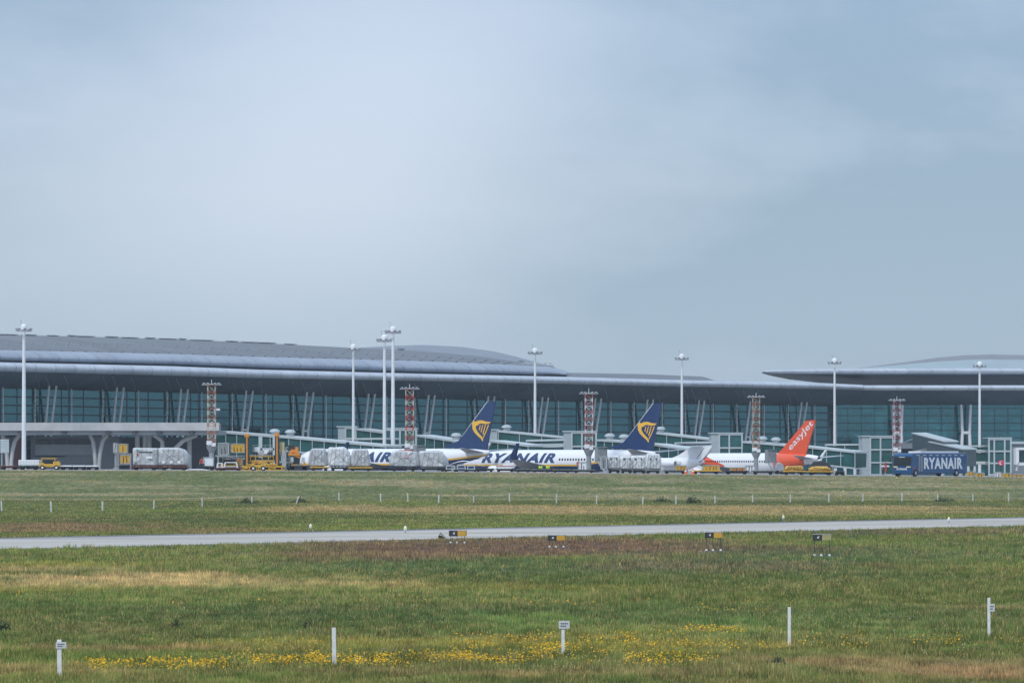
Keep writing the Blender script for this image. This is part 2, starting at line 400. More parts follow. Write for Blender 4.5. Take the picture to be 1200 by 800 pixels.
def blobs(name, X, Y, r, zt, col, label, rough=.6):
    """small five petalled heads, facing mostly up and to the viewer's side"""
    n = len(X); K = 5; z = ground_z(X,Y)+zt
    nrm = np.stack([rng.normal(0,.5,n), rng.normal(-.5,.5,n), np.full(n,.7)],1); nrm /= np.linalg.norm(nrm,axis=1)[:,None]
    t = np.cross(nrm, np.array([0,0,1.])); t /= np.linalg.norm(t,axis=1)[:,None]+1e-6; b = np.cross(nrm,t)
    v = np.empty((n,K,3), np.float32); c = np.stack([X,Y,z],1)
    for i in range(K): v[:,i] = c+(t*math.cos(2*PI*i/K)+b*math.sin(2*PI*i/K))*r[:,None]
    me = bpy.data.meshes.new(name); me.vertices.add(n*K); me.vertices.foreach_set('co', v.ravel())
    me.loops.add(n*K); me.loops.foreach_set('vertex_index', np.arange(n*K,dtype=np.int32))
    me.polygons.add(n); me.polygons.foreach_set('loop_start', np.arange(0,n*K,K,dtype=np.int32)); me.update(calc_edges=True)
    cc = np.repeat(np.array(col)[None]*(.6+.6*rng.random((n,1))),K,axis=0); set_tint(me, cc); me.materials.append(gm)
    o = bpy.data.objects.new(name, me); COL.objects.link(o); return tag(o, label, 'flowers', kind='stuff')
X, Y = scatter(260000, 79, 150)
d = np.zeros(len(X))
for a in ((270,774,110,4,60,1.0),(350,770,120,6,61,.6),(545,768,70,4.5,62,1.0),(640,752,100,7,63,.55),(160,776,90,4,64,.6),(700,745,130,6,65,.35),(420,772,70,4,66,.7),(840,735,60,2,67,.5),(860,752,120,5,68,.2),(760,768,80,7,69,.35),(1010,742,120,4,70,.15),(290,752,120,4,71,.12),(70,690,60,4,72,.10),(600,700,300,4,73,.05),(860,712,70,2.5,74,.12),(1120,748,90,4,76,.15),(650,764,100,5,77,.5),(130,662,120,2.5,78,.25)):
    d = np.maximum(d, patch(X,Y,a[0],a[1]+8,a[2]*1.1,a[3]*1.3,a[4],1.1)*min(1,a[5]*1.25))
cl = fbm(X/.8, Y/1.5, 75); k = (rng.random(len(X)) < d*1.1*(np.clip((cl-.42)*6,0,1)*1.4)); XX, YY = X[k], Y[k]
blobs('yellow_wildflowers', XX, YY, .009+.021*rng.random(len(XX))**1.5, .08+.18*rng.random(len(XX)), (.86,.50,.03), 'drifts of yellow wildflowers low in the near meadow')
X, Y = scatter(5000, 80, 170); cl = fbm(X/4, Y/8, 81); _, ac = tax(X,Y); k = (cl > .48) & (ac < -2); X, Y = X[k], Y[k]
blobs('white_wildflowers', X, Y, .008+.011*rng.random(len(X)), .12+.12*rng.random(len(X)), (.50,.50,.36), 'tiny pale flower heads scattered through the near meadow')

# taller tufts where the mower cannot reach, round the near posts
PT = [(70,796),(392,783),(660,772),(925,760),(1159,749)]
XX = []; YY = []
for px, py in PT:
    d_ = F*CH/(py-YH); XX.append(rng.normal((px-600)/F*d_,.16,26)); YY.append(rng.normal(d_,.25,26))
XX = np.concatenate(XX); YY = np.concatenate(YY)
blades('grass', XX, YY, .16+.12*rng.random(len(XX)), np.full(len(XX),.02), 9, np.full(len(XX),.09), 'taller tufts of grass round the near marker posts')
# low bushes
def bush(px, py, w, h, label, seed):
    d = F*CH/(py-YH)
    for _ in range(30):
        X = (px-600)/F*d; zz = float(ground_z(np.array([X]),np.array([d]))[0]); d = F*(CH-zz)/(py-YH)
    r = np.random.default_rng(seed); n = 260
    t = r.random(n)*2*PI; u = r.random(n)**.5; hh = r.random(n)
    lob = 1+.3*np.sin(3*t+seed)
    x = u*np.cos(t)*w/2*lob; y = u*np.sin(t)*w/3; z = hh*h*(1-.75*u**2)*(.8+.3*np.sin(2.3*t+seed))+.03
    mb = MB()
    for i in range(n):
        c = Vector((x[i],y[i],z[i])); s = .05+.06*r.random(); a = Vector(r.normal(0,1,3)).normalized()*s*h; b = Vector(r.normal(0,1,3)).normalized()*s*h
        mb.add([c-a*1.6, c+b, c+a*1.6, c-b], [(0,1,2,3)])
    o = thing('bush', label, 'bush', (X, d, zz), 0, 'low bushes in the grass')
    mb.build('foliage', m_bush, o)
    sm = MB()
    for i in range(5): sm.tube((0,0,-.02), (r.normal(0,.2)*w*.5, r.normal(0,.1)*w, h*.6), .02, .008, 5)
    sm.build('stem', m_stem, o)
m_bush = M('dark bush leaves', (.055,.09,.04), .7, 0, .5, 6); m_stem = M('brown stems', (.06,.045,.03), .8)
bush(517,632,.42,.40,'small dark round bush just left of the first guidance sign',1)
bush(811,589.5,1.6,.95,'dark round bush beside the marker post under the regional jet tail',2)
bush(776,588.5,2.1,.8,'flat dark bush between two marker posts right of the second blue fin',3)
bush(290,590,2.4,.8,'wide dark bush at the foot of the bank below the yellow loader',4)
bush(207,737,.5,.30,'dark tuft in the left part of the near meadow',5)
bush(358,737,.8,.28,'broad dark tuft left of the plain white post second from left',6)
bush(3,742,.4,.40,'dark tuft at the left edge of the near meadow',7)
bush(1106,588,2.2,.8,'low dark bush at the marker posts below the blue bus',8)
bush(352,589,2.0,.7,'low dark bush beside the leaning marker post',10)
bush(910,782,.55,.28,'green tuft in the dry grass below the plain post at right',12)

# ------------------------------------------------------------------ posts, lights and guidance signs in the grass
m_post = M('white marker post plastic', (.78,.78,.77), .5, 0, .16, 5)
m_plate = M('pale sign plate', (.62,.64,.66), .5, 0, .08, 6); m_ink = M('dark sign lettering', (.05,.06,.08), .7)
def near_post(px, top, base, w, label, plate=None):
    d = F*CH/(base+4-YH); X = (px-600)/F*d; h = (base+4-top)*d/F
    o = thing('marker_post', label, 'marker post', (X,d,0), random.uniform(-.2,.2), 'white marker posts in the near meadow'); o.rotation_euler[1] = random.uniform(-.02,.02)
    mb = MB(); mb.box((0,0,h/2-.02), (w,.035,h+.04)); mb.build('post', m_post, o, bevel=.008)
    if plate:
        pw, ph, zt, dx = plate
        mb = MB(); mb.box((dx,-.035,h-zt), (pw,.012,ph)); pl = mb.build('sign_plate', m_plate, o, bevel=.003)
        for r_ in range(2):
            mb = MB()
            for q in range(4):
                if r_ == 1 and q == 3: continue
                mb.box((dx-pw*.27+q*pw*.18, -.0435, h-zt+ph*(.16-.32*r_)), (pw*.11,.004,ph*.16))
            mb.box((dx-pw*(.0+.09*r_),-.0430,h-zt+ph*(.16-.32*r_)-ph*.02),(pw*(.6-.18*r_),.002,ph*.03)); mb.build('text_row', m_ink, pl)
near_post(70,749,792,.105,'white post with a blank square plate at the far left of the near meadow',(.25,.15,.13,.05))
near_post(392,735,779,.10,'plain white post without a plate left of centre in the near meadow')
near_post(660,727,768,.085,'white post with a pale lettered plate in the centre of the near meadow',(.28,.20,.10,.03))
near_post(925,711,756,.085,'plain white post without a plate right of centre in the near meadow')
near_post(1159,700,745,.085,'thin white post with a small side plate at the far right of the near meadow',(.15,.22,.28,.09))
def on_ground(px, py):
    d = F*CH/(py-YH) if py > 588 else 400
    best = None
    for dd in np.arange(150, 452, .5):
        z = float(ground_z(np.array([(px-600)/F*dd]), np.array([dd]))[0]); y = YH+(CH-z)*F/dd
        if best is None or abs(y-py) < best[0]: best = (abs(y-py), dd, z)
    return Vector(((px-600)/F*best[1], best[1], best[2]))
FP = [(2,598,'at the left edge of the picture'),(60,599,'below the yellow baggage tractor'),(120,597,'below the viaduct pillar'),(180,596,'below the boxy silver cargo'),
(237,593,'below the white box and standing worker'),(295,589,'beside the wide bush below the yellow loader'),(347,589,'leaning, below the right mast of the loader'),(397,585.5,'below the silver cargo on yellow dollies'),
(446,587,'below the twin tall masts'),(478,587,'below the rounded grey cargo'),(514,588,'below the grey stairs of the first blue tailed jet'),(555,588,'below the first blue tail fin'),
(597,587,'below the first letter of the second jet'),(652,588,'below the end of the lettering of the second jet'),(699,590,'below the third lattice tower'),(753,590.5,'below the second blue tail fin'),
(792,590,'below the white T-tail'),(838,589,'below the orange swoosh'),(882,588,'below the fourth lattice tower'),(926,587.5,'left of the orange tail fin'),
(971,587,'below the mast right of the orange fin'),(1011,586.5,'below the left glass stair block at right'),(1057,586.5,'below the front of the blue bus'),(1099,587,'below the lettering of the blue bus'),
(1140,586.5,'below the rear of the blue bus'),(1182,586.5,'below the round red sign')]
mb = MB(); mb.box((0,0,.44), (.15,.05,.96)); mb.prism([(-.075,-.025,.92),(.075,-.025,.92),(.02,-.025,1.0),(-.02,-.025,1.0)], (0,1,0), .05)
fp0 = None
for i, (px, py, lab) in enumerate(FP):
    o = mb.build('marker_post', m_post) if fp0 is None else fp0.copy()
    if fp0 is None: fp0 = o; o.data.materials[0] = M('weathered white post', (.60,.60,.58), .6, 0, .2, 3)
    else: COL.objects.link(o)
    o.location = on_ground(px, py+1); o.rotation_euler = (0, .35 if px == 347 else random.uniform(-.06,.06), random.uniform(-.3,.3))
    o.scale = (random.uniform(.85,1.1),1,(.80 if px in (295,555) else random.uniform(.95,1.1)))
    tag(o, 'small white marker post, '+lab, 'marker post', 'white marker posts along the foot of the bank')

def edge_light(px, py, label, r=.12):
    o = thing('taxiway_light', label, 'ground light', on_ground(px, py), 0, 'lights along the taxiway')
    mb = MB(); mb.tube((0,0,0),(0,0,.22),.05,.05,8); mb.build('stem', m_steel, o)
    mb = MB(); mb.tube((0,0,.2),(0,0,.3),r*.8,r,12); mb.build('collar', m_white, o)
    mb = MB(); mb.dome((0,0,.3), r*.95, .22); mb.build('lens', m_lens, o)
m_lens = M('pale yellow lens', (.85,.80,.55), .2)
edge_light(364,622,'pale light at the far taxiway edge below the silver cargo')
edge_light(475,624.5,'small pale light at the far taxiway edge below the lattice tower')
edge_light(918,610.5,'pale light beyond the taxiway below the orange tail')
edge_light(1112,613,'pale light with orange base beyond the taxiway below the blue bus')

def guidance(px, ytop, ymid, ybase, w, label, faded=False):
    d = F*CH/(ybase-YH); X = (px-600)/F*d; s = d/F
    o = thing('guidance_sign', label, 'airfield sign', (X,d,0), -.28, 'taxiway guidance signs on legs')
    W = w*s*1.04; zt = (ybase-ytop)*s; zb = (ybase-ymid)*s; H = zt-zb
    mb = MB(); mb.box((-W/4-.005,0,(zt+zb)/2), (W/2-.01,.22,H)); p = mb.build('black_panel', m_char, o, bevel=.02)
    mb = MB(); mb.box((-W*.20,-.114,(zt+zb)/2), (W*.10,.006,H*.28)); mb.box((-W*.17,-.114,(zt+zb)/2+H*.13), (W*.06,.006,H*.24)); mb.build('mark', m_plate, p)
    mb = MB(); mb.box((W/4+.005,0,(zt+zb)/2+.01), (W/2-.01,.22,H)); mb.build('yellow_panel', m_faded if faded else m_amberp, o, bevel=.02)
    mb = MB(); mb.box((0,0,zt+.015), (W*1.01,.24,.03)); mb.build('top_trim', m_steel, o)
    for x in (-W*.42, -W*.05, W*.40):
        mb = MB(); mb.tube((x,0,.05),(x+.0,0,zb),.014,.014,6); mb.tube((x,0,zb*.5),(x+.10,.12,.03),.010,.010,6); mb.build('leg', m_char, o)
        mb = MB(); mb.tube((x,0,0),(x,0,.10),.07,.055,10); mb.build('foot', m_post, o)
m_amberp = M('sign yellow', (.62,.36,.05), .5, 0, .08, 3); m_faded = M('faded sign yellow', (.42,.38,.17), .6, 0, .2, 4)
guidance(536.5,621.5,628,636,20,'black and yellow guidance sign beside a small dark bush, leftmost of four')
guidance(652.5,627,633,641,20,'low black and yellow guidance sign near the picture centre')
guidance(836.5,623.5,630,645,20,'black and yellow guidance sign on long legs, third of four')
guidance(963.5,626,633,651,21,'black and faded cream guidance sign on tall legs, nearest and rightmost',True)
# ------------------------------------------------------------------ terminal
A0 = Vector((-93.0,620.0)); FU = Vector((148.0,110.0)).normalized(); FN = Vector((FU.y,-FU.x))   # facade line, and its normal towards the airfield
B0 = Vector((69.0,743.0)); BU = Vector((1.0,-.02)).normalized(); BN = Vector((BU.y,-BU.x))       # the pier at right
def wall_d(px, o=0.0, A=A0, U=FU, Nn=FN):
    """depth where the view line px meets the facade line pushed out by o metres"""
    k = (px-600)/F; a = A+Nn*o
    # (k d, d) = a + U t
    t = (a.x-k*a.y)/(k*U.y-U.x)
    return a.y+U.y*t
def curve(px, keys): return lerp([k[0] for k in keys], [k[1] for k in keys], px)
def roof(name, mats, parent, pxs, prof, A=A0, U=FU, Nn=FN, band=None):
    """prof(px) -> list of (py or ('z',height), outward offset)"""
    mb = MB(); rings = []
    for px in pxs:
        r = []
        for py, o in prof(px):
            d = wall_d(px, o, A, U, Nn)
            if isinstance(py, tuple): p = P(px, YH, d); p.z = py[1]
            else: p = P(px, py, d)
            r.append(p)
        rings.append(r)
    mb.loft(rings)
    if band:
        n = len(rings[0])-1
        for i in range(len(mb.f)): mb.mi[i] = band[i % n]
    return mb.build(name, mats, parent, world=True)
def zat(px, py, o, A=A0, U=FU, Nn=FN): return P(px, py, wall_d(px,o,A,U,Nn)).z

term = thing('terminal', 'long curved glass terminal under layered silver roofs behind the parked jets', 'terminal building', (-93,620,-1))
EB = [(-60,452),(0,453),(200,458),(300,460.5),(400,463),(500,465.5),(650,468.5),(800,471.5),(950,474.2),(1020,474.6)]
LB = [(-60,434),(0,435),(200,440),(300,443),(500,446.5),(650,449.5),(800,453),(950,455.5),(1020,457.2)]
LT = [(-60,424),(0,424.3),(200,428.8),(300,432.8),(500,437.8),(650,441),(800,445.2),(950,448),(1020,451.2)]
PX = list(range(-60,1020,20))+[1011]
def prof_low(px):
    e, b, t = curve(px,EB), curve(px,LB), curve(px,LT)
    return [(e+.8,-.6),(e,1.0),(e*.78+b*.22,4.2),(e*.45+b*.55,8.2),(b+2,11.2),(b,12.6),(b-1.2,13.2),((b+t)/2,13.6),(t+2,13.1),(t+.6,12.0),(t,10.0),(('z',zat(px,t,10)+.25),0),(('z',zat(px,t,10)+.3),-12)]
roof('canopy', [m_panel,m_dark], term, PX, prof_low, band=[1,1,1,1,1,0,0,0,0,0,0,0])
T2 = [(-60,409.3),(0,410),(200,414.6),(300,418),(400,420.6),(500,423.2),(600,427.3),(650,430.3),(664,434.5)]
B2 = [(-60,424.5),(0,424.8),(200,429.2),(300,433.2),(500,438.2),(650,441.4),(664,441.6)]
m_fascia = M('silver fascia metal', (.29,.335,.40), .42, .2, .06, .3, stretch=(1,1,3))
def prof_up(px):
    t, b = curve(px,T2), curve(px,B2)
    h = b-t
    return [(b+1.0,4.6),(b-h*.12,6.4),(b-h*.33,7.6),(b-h*.55,7.4),(b-h*.78,6.0),(b-h*.93,4.0),(t,1.5),(('z',zat(px,t,1.5)+.1),-8)]
joints(m_fascia, math.atan2(110,148), 4.0, .035)
roof('upper_fascia', [m_fascia], term, list(range(-60,660,20))+[655,660,664], prof_up)
T3 = [(-60,390.5),(0,392),(100,394.3),(200,397.3),(300,401.5),(400,406.8),(450,408.6),(500,412),(560,417),(610,424)]
def prof_sheet(px):
    t, b = curve(px,T3), curve(px,T2)-.3
    return [(b+1.5,1.0),(b*.8+t*.2,-4),(b*.45+t*.55,-15),(b*.12+t*.88,-30),(t,-42),(('z',zat(px,t,-42)-2),-60)]
roof('roof_sheet', [m_panel2], term, list(range(-60,610,20))+[610], prof_sheet)
T4 = [(395,408.5),(420,407.4),(460,405),(500,404),(540,406.2),(580,411.8),(610,419),(640,427.5),(652,430)]
m_dome = M('pale dome metal', (.20,.23,.26), .5, .1, .08, .2)
def prof_dome(px):
    t = curve(px,T4); b = max(curve(px,T2), t+.4)
    return [(b+.3,-22),(b*.7+t*.3,-36),(b*.3+t*.7,-50),(t,-64),(('z',zat(px,t,-64)-2),-80)]
roof('roof_dome', [m_dome], term, list(range(400,650,12))+[650], prof_dome)
T5 = [(640,435.2),(664,436.6),(750,438),(822,441),(830,443),(838,446)]
def prof_r(px):
    t, b = curve(px,T5), max(curve(px,LT)-.4, curve(px,T5)+.1)
    return [(b+.5,8.5),(b*.8+t*.2,4),(b*.3+t*.7,-4),(t,-12),(('z',zat(px,t,-12)-2),-25)]
roof('lower_roof_sheet', [m_panel2], term, list(range(640,830,15))+[822,830,838], prof_r)
# seams on the sheets, low machinery along the ridge
mb = MB()
for px in range(-40,600,14):
    a, b = curve(px,T2), curve(px,T3)
    mb.bar(P(px,a-.8,wall_d(px,-.5)), P(px+9,(a*.45+b*.55)-.15,wall_d(px+9,-15)), .18,.12)
mb.build('roof_seam', M('roof seam metal',(.17,.19,.22),.5,.1), term, world=True)
for k,(px,w,h) in enumerate([(8,26,.8),(34,16,1.2),(62,12,.7),(84,7,1.6),(100,22,.8),(131,14,1.3),(152,20,.8),(176,10,1.4),(197,22,.8),(214,6,1.7),(236,30,.8),(272,14,1.1),(292,20,.8),(312,22,1.2),(340,14,.9),(470,5,2.2),(611,4,1.6)]):
    h *= .75; d = wall_d(px,-40); t = curve(px,T3); mb = MB(); s = d/F
    c = P(px, t-h*.5, d-1); ang = Matrix.Rotation(math.atan2(FU.y,FU.x),3,'Z')
    mb.box(c, (w*s, 1.4, h*s), ang)
    for q in range(max(1,int(w/6))): mb.box(c+Vector(((q-w/12)*6*s*.8, q*.5, h*s*.6)), (1.5*s,1.0,.8*s), ang)
    mb.build('roof_equipment', m_greyp, term, world=True)
mb = MB()
for q in range(8): mb.box(P(603+q*6, 426.6-.1*q, wall_d(603+q*6,-5)), (4*.16,.5,.22))
mb.bar(P(600,427.3,wall_d(600,-5)), P(648,428.6,wall_d(648,-5)), .25,.2)
mb.build('roof_rail', m_steel, term, world=True)

# the glass wall
def glazing(name, mat, parent, a, b, zbot, ztop_f, step=4.0):
    """panes between two ground points with the pane grid in uv"""
    me = bpy.data.meshes.new(name); L = (b-a).length; u = (b-a)/L; n = max(1,int(L/step))
    vs = []; fs = []; uv = []
    for i in range(n+1):
        t = L*i/n; p = a+u*t; vs += [(p.x,p.y,zbot),(p.x,p.y,ztop_f(t))]
    for i in range(n):
        fs.append((2*i,2*i+2,2*i+3,2*i+1)); t0, t1 = L*i/n, L*(i+1)/n
        uv += [(t0,zbot),(t1,zbot),(t1,ztop_f(t1)),(t0,ztop_f(t0))]
    off = parent.location; vs = [(x-off.x,y-off.y,z-off.z) for x,y,z in vs]
    me.from_pydata(vs, [], fs); l = me.uv_layers.new(name='pane')
    for i,q in enumerate(uv): l.data[i].uv = (q[0]+500, q[1]+50)
    me.materials.append(mat); o = bpy.data.objects.new(name, me); COL.objects.link(o); o.parent = parent; return o
def top_at(t):
    p = A0+FU*(t+S0); px = 600+F*p.x/p.y; return CH-(curve(px,EB)-YH)*p.y/F+.1
def s_of(px):
    k = px-600; p = P(px,YH,wall_d(px)); return (Vector((p.x,p.y))-A0).dot(FU)
S0 = s_of(-60); S1 = s_of(978)
glazing('glazing', m_glassL, term, A0+FU*S0, A0+FU*S1, -1.2, top_at)
mb = MB()                                                  # transoms and fine mullions
ang = Matrix.Rotation(math.atan2(FU.y,FU.x),3,'Z')
for k in range(12):
    pts = []
    for q in range(13):
        t = (S1-S0)*q/12; p = A0+FU*(t+S0)+FN*.10; pts.append(Vector((p.x,p.y,top_at(t)-.3-1.55*k)))
    for q in range(12): mb.bar(pts[q], pts[q+1], .22, .26)
mb.build('transom', m_mull, term, world=True)
mb = MB(); t = S0
while t < S1:
    p = A0+FU*t+FN*.08; mb.box((p.x,p.y,(top_at(t-S0)-1)/2), (.07,.10,top_at(t-S0)+1), ang); t += 4.6
mb.build('mullion', m_mull, term, world=True)
BAY = [-27,54,133,208,284,355,427,497,567,630,692,753,813,873,933]
colp = None
for i, px in enumerate(BAY):
    t = s_of(px-2)
    p = A0+FU*t; zt = top_at(t-S0)
    def pt(du, o, z): q = p+FU*du+FN*o; return Vector((q.x,q.y,z))
    mb = MB()
    for du in (-.75,.75):
        mb.tube(pt(du*.75,1.1,-1), pt(du*.8,1.5,zt-7.2), .28,.26,8)
        mb.tube(pt(du*.8,1.5,zt-7.2), pt(du,3.3,zt+.9), .26,.20,8)
    mb.tube(pt(-.6,1.5,zt-7.2), pt(.6,1.5,zt-7.2), .2,.2,8)
    mb.build('column', m_white, term, world=True)
    mb = MB(); mb.tube(pt(-2.2,.5,-1), pt(-2.2,.5,zt), .11,.11,6)
    for q in range(18): mb.box(pt(-2.2,.5,zt-.6-q*.9), (.26,.26,.2), ang)
    mb.build('post', m_white, term, world=True)
    mb = MB(); mb.tube(pt(5.4,.5,-1), pt(5.4,.5,zt), .13,.13,6)
    mb.build('post', m_white, term, world=True)
    mb = MB()
    for du in (-1.0,1.0,5.0):                               # ribs under the canopy
        px1 = 600+F*pt(du,0,0).x/pt(du,0,0).y; e, b = curve(px1,EB), curve(px1,LB)
        mb.bar(P(px1,e+.4,wall_d(px1,1.5)), P(px1-2,e*.45+b*.55+.5,wall_d(px1-2,8.0)), .12,.3)
        mb.bar(P(px1-2,e*.45+b*.55+.5,wall_d(px1-2,8.0)), P(px1-5,b+2.5,wall_d(px1-5,11.0)), .12,.25)
    mb.build('soffit_rib', m_greyp, term, world=True)

# ------------------------------------------------------------------ pier building at right
pier = thing('pier_building', 'glass pier at right under a flat lens shaped roof and low dome', 'terminal building', (69,743,-1))
BA = dict(A=B0,U=BU,Nn=BN)
PXR = [1008]+list(range(1020,1260,20))
def prof_pl(px):
    e, b, t = 474.6, 457.4, 451.3
    return [(e+.8,-.6),(e,.6),(e-3,3.6),(e-9,7.2),(b+2,9.8),(b,10.8),((b+t)/2,11.4),(t+1,10.9),(t,9.6),(('z',zat(px,t,9.6,**BA)+.1),-6)]
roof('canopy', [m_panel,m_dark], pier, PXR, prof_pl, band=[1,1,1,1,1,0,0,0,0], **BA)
LTp = [(893,435.2),(897,433.8),(905,433),(950,432),(1000,431.6),(1100,431.3),(1260,431.6)]
LBp = [(893,436.4),(897,437.0),(905,437.6),(950,438),(1260,438.2)]
LUp = [(893,437),(897,438.4),(905,440.5),(925,444.5),(960,448.5),(1000,451.5),(1260,452.5)]
def prof_lens(px):
    t, b, u = curve(px,LTp), curve(px,LBp), curve(px,LUp)
    return [(u,-30),(u*.7+b*.3,-22),(u*.3+b*.7,-12),(b,-4),((b+t)/2,-3),(t+.4,-4),(t,-7),(('z',zat(px,t,-7,**BA)+.1),-30)]
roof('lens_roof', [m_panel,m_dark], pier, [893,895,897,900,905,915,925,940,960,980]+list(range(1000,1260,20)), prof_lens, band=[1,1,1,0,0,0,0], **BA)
TD = [(1000,431.6),(1010,430.8),(1050,425.6),(1100,418.8),(1130,416.2),(1160,415.2),(1200,416),(1260,419)]
m_domeR = M('brown grey dome sheet', (.19,.20,.215), .6, .0, .1, .2); m_domeG = M('green grey dome sheet', (.27,.35,.36), .3, .1, .1, .2)
def prof_d(px):
    t = curve(px,TD); b = 431.8; w = max(0.0, (b-t))
    return [(b,-12),(b-w*.35,-26),(b-w*.65,-40),(b-w*.82,-52),(t,-64),(('z',zat(px,t,-64,**BA)-3),-80)]
roof('roof_dome', [m_domeG,m_domeR], pier, list(range(1000,1260,10)), prof_d, band=[0,0,1,1,1], **BA)
bx0 = P(1008,YH,743).x; bx1 = P(1260,YH,738).x
zt = lambda t: 16.6
# the glass of the pier starts where the long facade ends
pe = A0+FU*S1
glazing('glazing', m_glassR, pier, pe+FN*.0, B0+BU*60, -1.2, zt)
mb = MB(); ga = pe; gb = B0+BU*60; gu = (gb-ga).normalized(); gn = Vector((gu.y,-gu.x)); gl = (gb-ga).length
for k in range(11):
    a = ga+gn*.1; b = gb+gn*.1; mb.bar((a.x,a.y,15.9-1.6*k),(b.x,b.y,15.9-1.6*k),.12,.16)
mb.build('transom', m_mull, pier, world=True)
mb = MB(); t = 0
while t < gl:
    q = ga+gu*t+gn*.08; mb.box((q.x,q.y,7.6),(.10,.10,17.2)); t += 2.9
mb.build('mullion', m_mull, pier, world=True)
mb = MB(); q = pe+FN*.6; mb.tube((q.x,q.y,-1),(q.x,q.y,16.4),.16,.16,8); mb.build('post', m_frame, pier, world=True)
for px in (1052,1132,1215):
    d = 739.0; s = d/F; mb = MB()
    for sgn in (-1,1):
        a, b, c_ = P(px+sgn*5.6,474,d-1.5), P(px+sgn*4.2,507,d-1.2), P(px+sgn*5.8,545,d-1.2)
        mb.tube(a,b,.27,.34,8); mb.tube(b,c_,.34,.40,8)
    mb.tube(P(px-4.4,507,d-1.2),P(px+4.4,507,d-1.2),.36,.36,8)
    mb.build('column', m_white, pier, world=True)

# ------------------------------------------------------------------ viaduct at left with the rooms beneath
via = thing('viaduct', 'pale concrete viaduct deck on flared pillars at far left, in front of the glass', 'viaduct', (-75,600,-0.3))
z_t = P(0,495,598).z; z_m = P(0,504.4,598).z; z_b = P(0,509.3,598).z
x0 = P(-60,0,598).x; x1 = P(257,0,598).x
mb = MB(); mb.box(((x0+x1)/2,598,(z_t+z_m)/2),(x1-x0,.25,z_t-z_m)); 
for k in range(0,40): mb.box((x0+k*1.22,597.86,(z_t+z_m)/2-.05),(.05,.03,z_t-z_m-.25))
mb.build('parapet', m_concrete, via, world=True)
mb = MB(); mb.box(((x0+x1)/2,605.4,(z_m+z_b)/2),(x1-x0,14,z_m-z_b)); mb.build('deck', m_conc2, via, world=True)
mb = MB(); mb.box(((x0+x1)/2,598.9,z_m+.06),(x1-x0+.1,1.9,.14)); mb.build('ledge', m_concrete, via, world=True)
for px in (-18,24,75,127,158,187,225):
    mb = MB(); p = P(px,509.4,598); mb.box((p.x,598.2,z_m-.28),(.9,.5,.4)); mb.dome((p.x,598.0,z_m-.45),.5,.25); mb.build('lamp', m_char, via, world=True)
def flare(px, top, foot, lean):
    mb = MB(); d = 601
    for sgn, lw in ((1,top),(-1,top*.55)):
        pts = [P(px+sgn*foot*.5,556,d), P(px+sgn*foot*.6,540,d), P(px+sgn*(foot*.7+lw*.12),528,d), P(px+sgn*(foot*.8+lw*.42)+lean,516,d), P(px+sgn*(foot+lw)+lean,509.5,d)]
        ws = [.55,.55,.6,.62,.6]
        for a, b, w in zip(pts, pts[1:], ws): mb.tube(a, b, w*.62, w*.62, 10)
    mb.build('pillar', m_concrete, via, world=True)
flare(11,8,4,0); flare(114,8,4,0); flare(196,26,5,4); flare(-66,9,4,0)
for px in (161,170,175,222,247.5):
    mb = MB(); a = P(px,509.3,604); b = P(px,560,604); mb.tube(b,a,.42,.42,12); mb.build('column', m_concrete, via, world=True)
shed = thing('service_building', 'low grey service rooms under the viaduct with a dark window band', 'service building', (P(70,0,609).x,609,-.3))
def slab(x_0,x_1,y0,y1,d,th,mat,name,parent):
    a, b = P(x_0,y0,d), P(x_1,y1,d); mb = MB(); mb.box(((a.x+b.x)/2,d+th/2,(a.z+b.z)/2),(b.x-a.x,th,a.z-b.z)); return mb.build(name, mat, parent, world=True)
slab(36,140,511,560,608.5,7,m_greyp,'wall',shed)
slab(41,109,520.5,533,608.0,.35,m_steel2 if 'm_steel2' in globals() else M('ribbed grey panel',(.30,.34,.38),.5,0,.08,.6),'panel',shed)
for k in range(4): slab(42+k*17,57.6+k*17,514.6,520,608.1,.3,m_glassdk,'window',shed)
slab(41,76,533.6,535,607.9,.3,m_mull,'ledge',shed)
slab(16,27.5,512,556,607,2,m_terra,'wall_panel',shed)
slab(140,250,512,560,613,4,M('recess shade grey',(.10,.12,.14),.8,0,.1,.3),'recess_shade',shed)  # dark sheet standing in for shade in the open space under the deck
slab(-60,16,512,560,610,4,m_greyp,'side_wall',shed)
o = thing('display_board', 'pale slatted board on a post at the far left under the viaduct', 'board', (P(5,0,560).x,560,za(-80,560)))
mb = MB(); a, b = P(0.5,514.5,560), P(10.5,530.5,560); mb.box(((a.x+b.x)/2,560,(a.z+b.z)/2),(b.x-a.x,.2,a.z-b.z))
for k in range(5): mb.box(((a.x+b.x)/2,559.87,b.z+.2+k*.45),(b.x-a.x-.1,.06,.08))
mb.build('panel', m_frame, o, world=True)
mb = MB(); mb.tube((a.x+.2,560.2,za(-80,560)),(a.x+.2,560.2,b.z+.4),.1,.1,8); mb.build('post', m_steel, o, world=True)

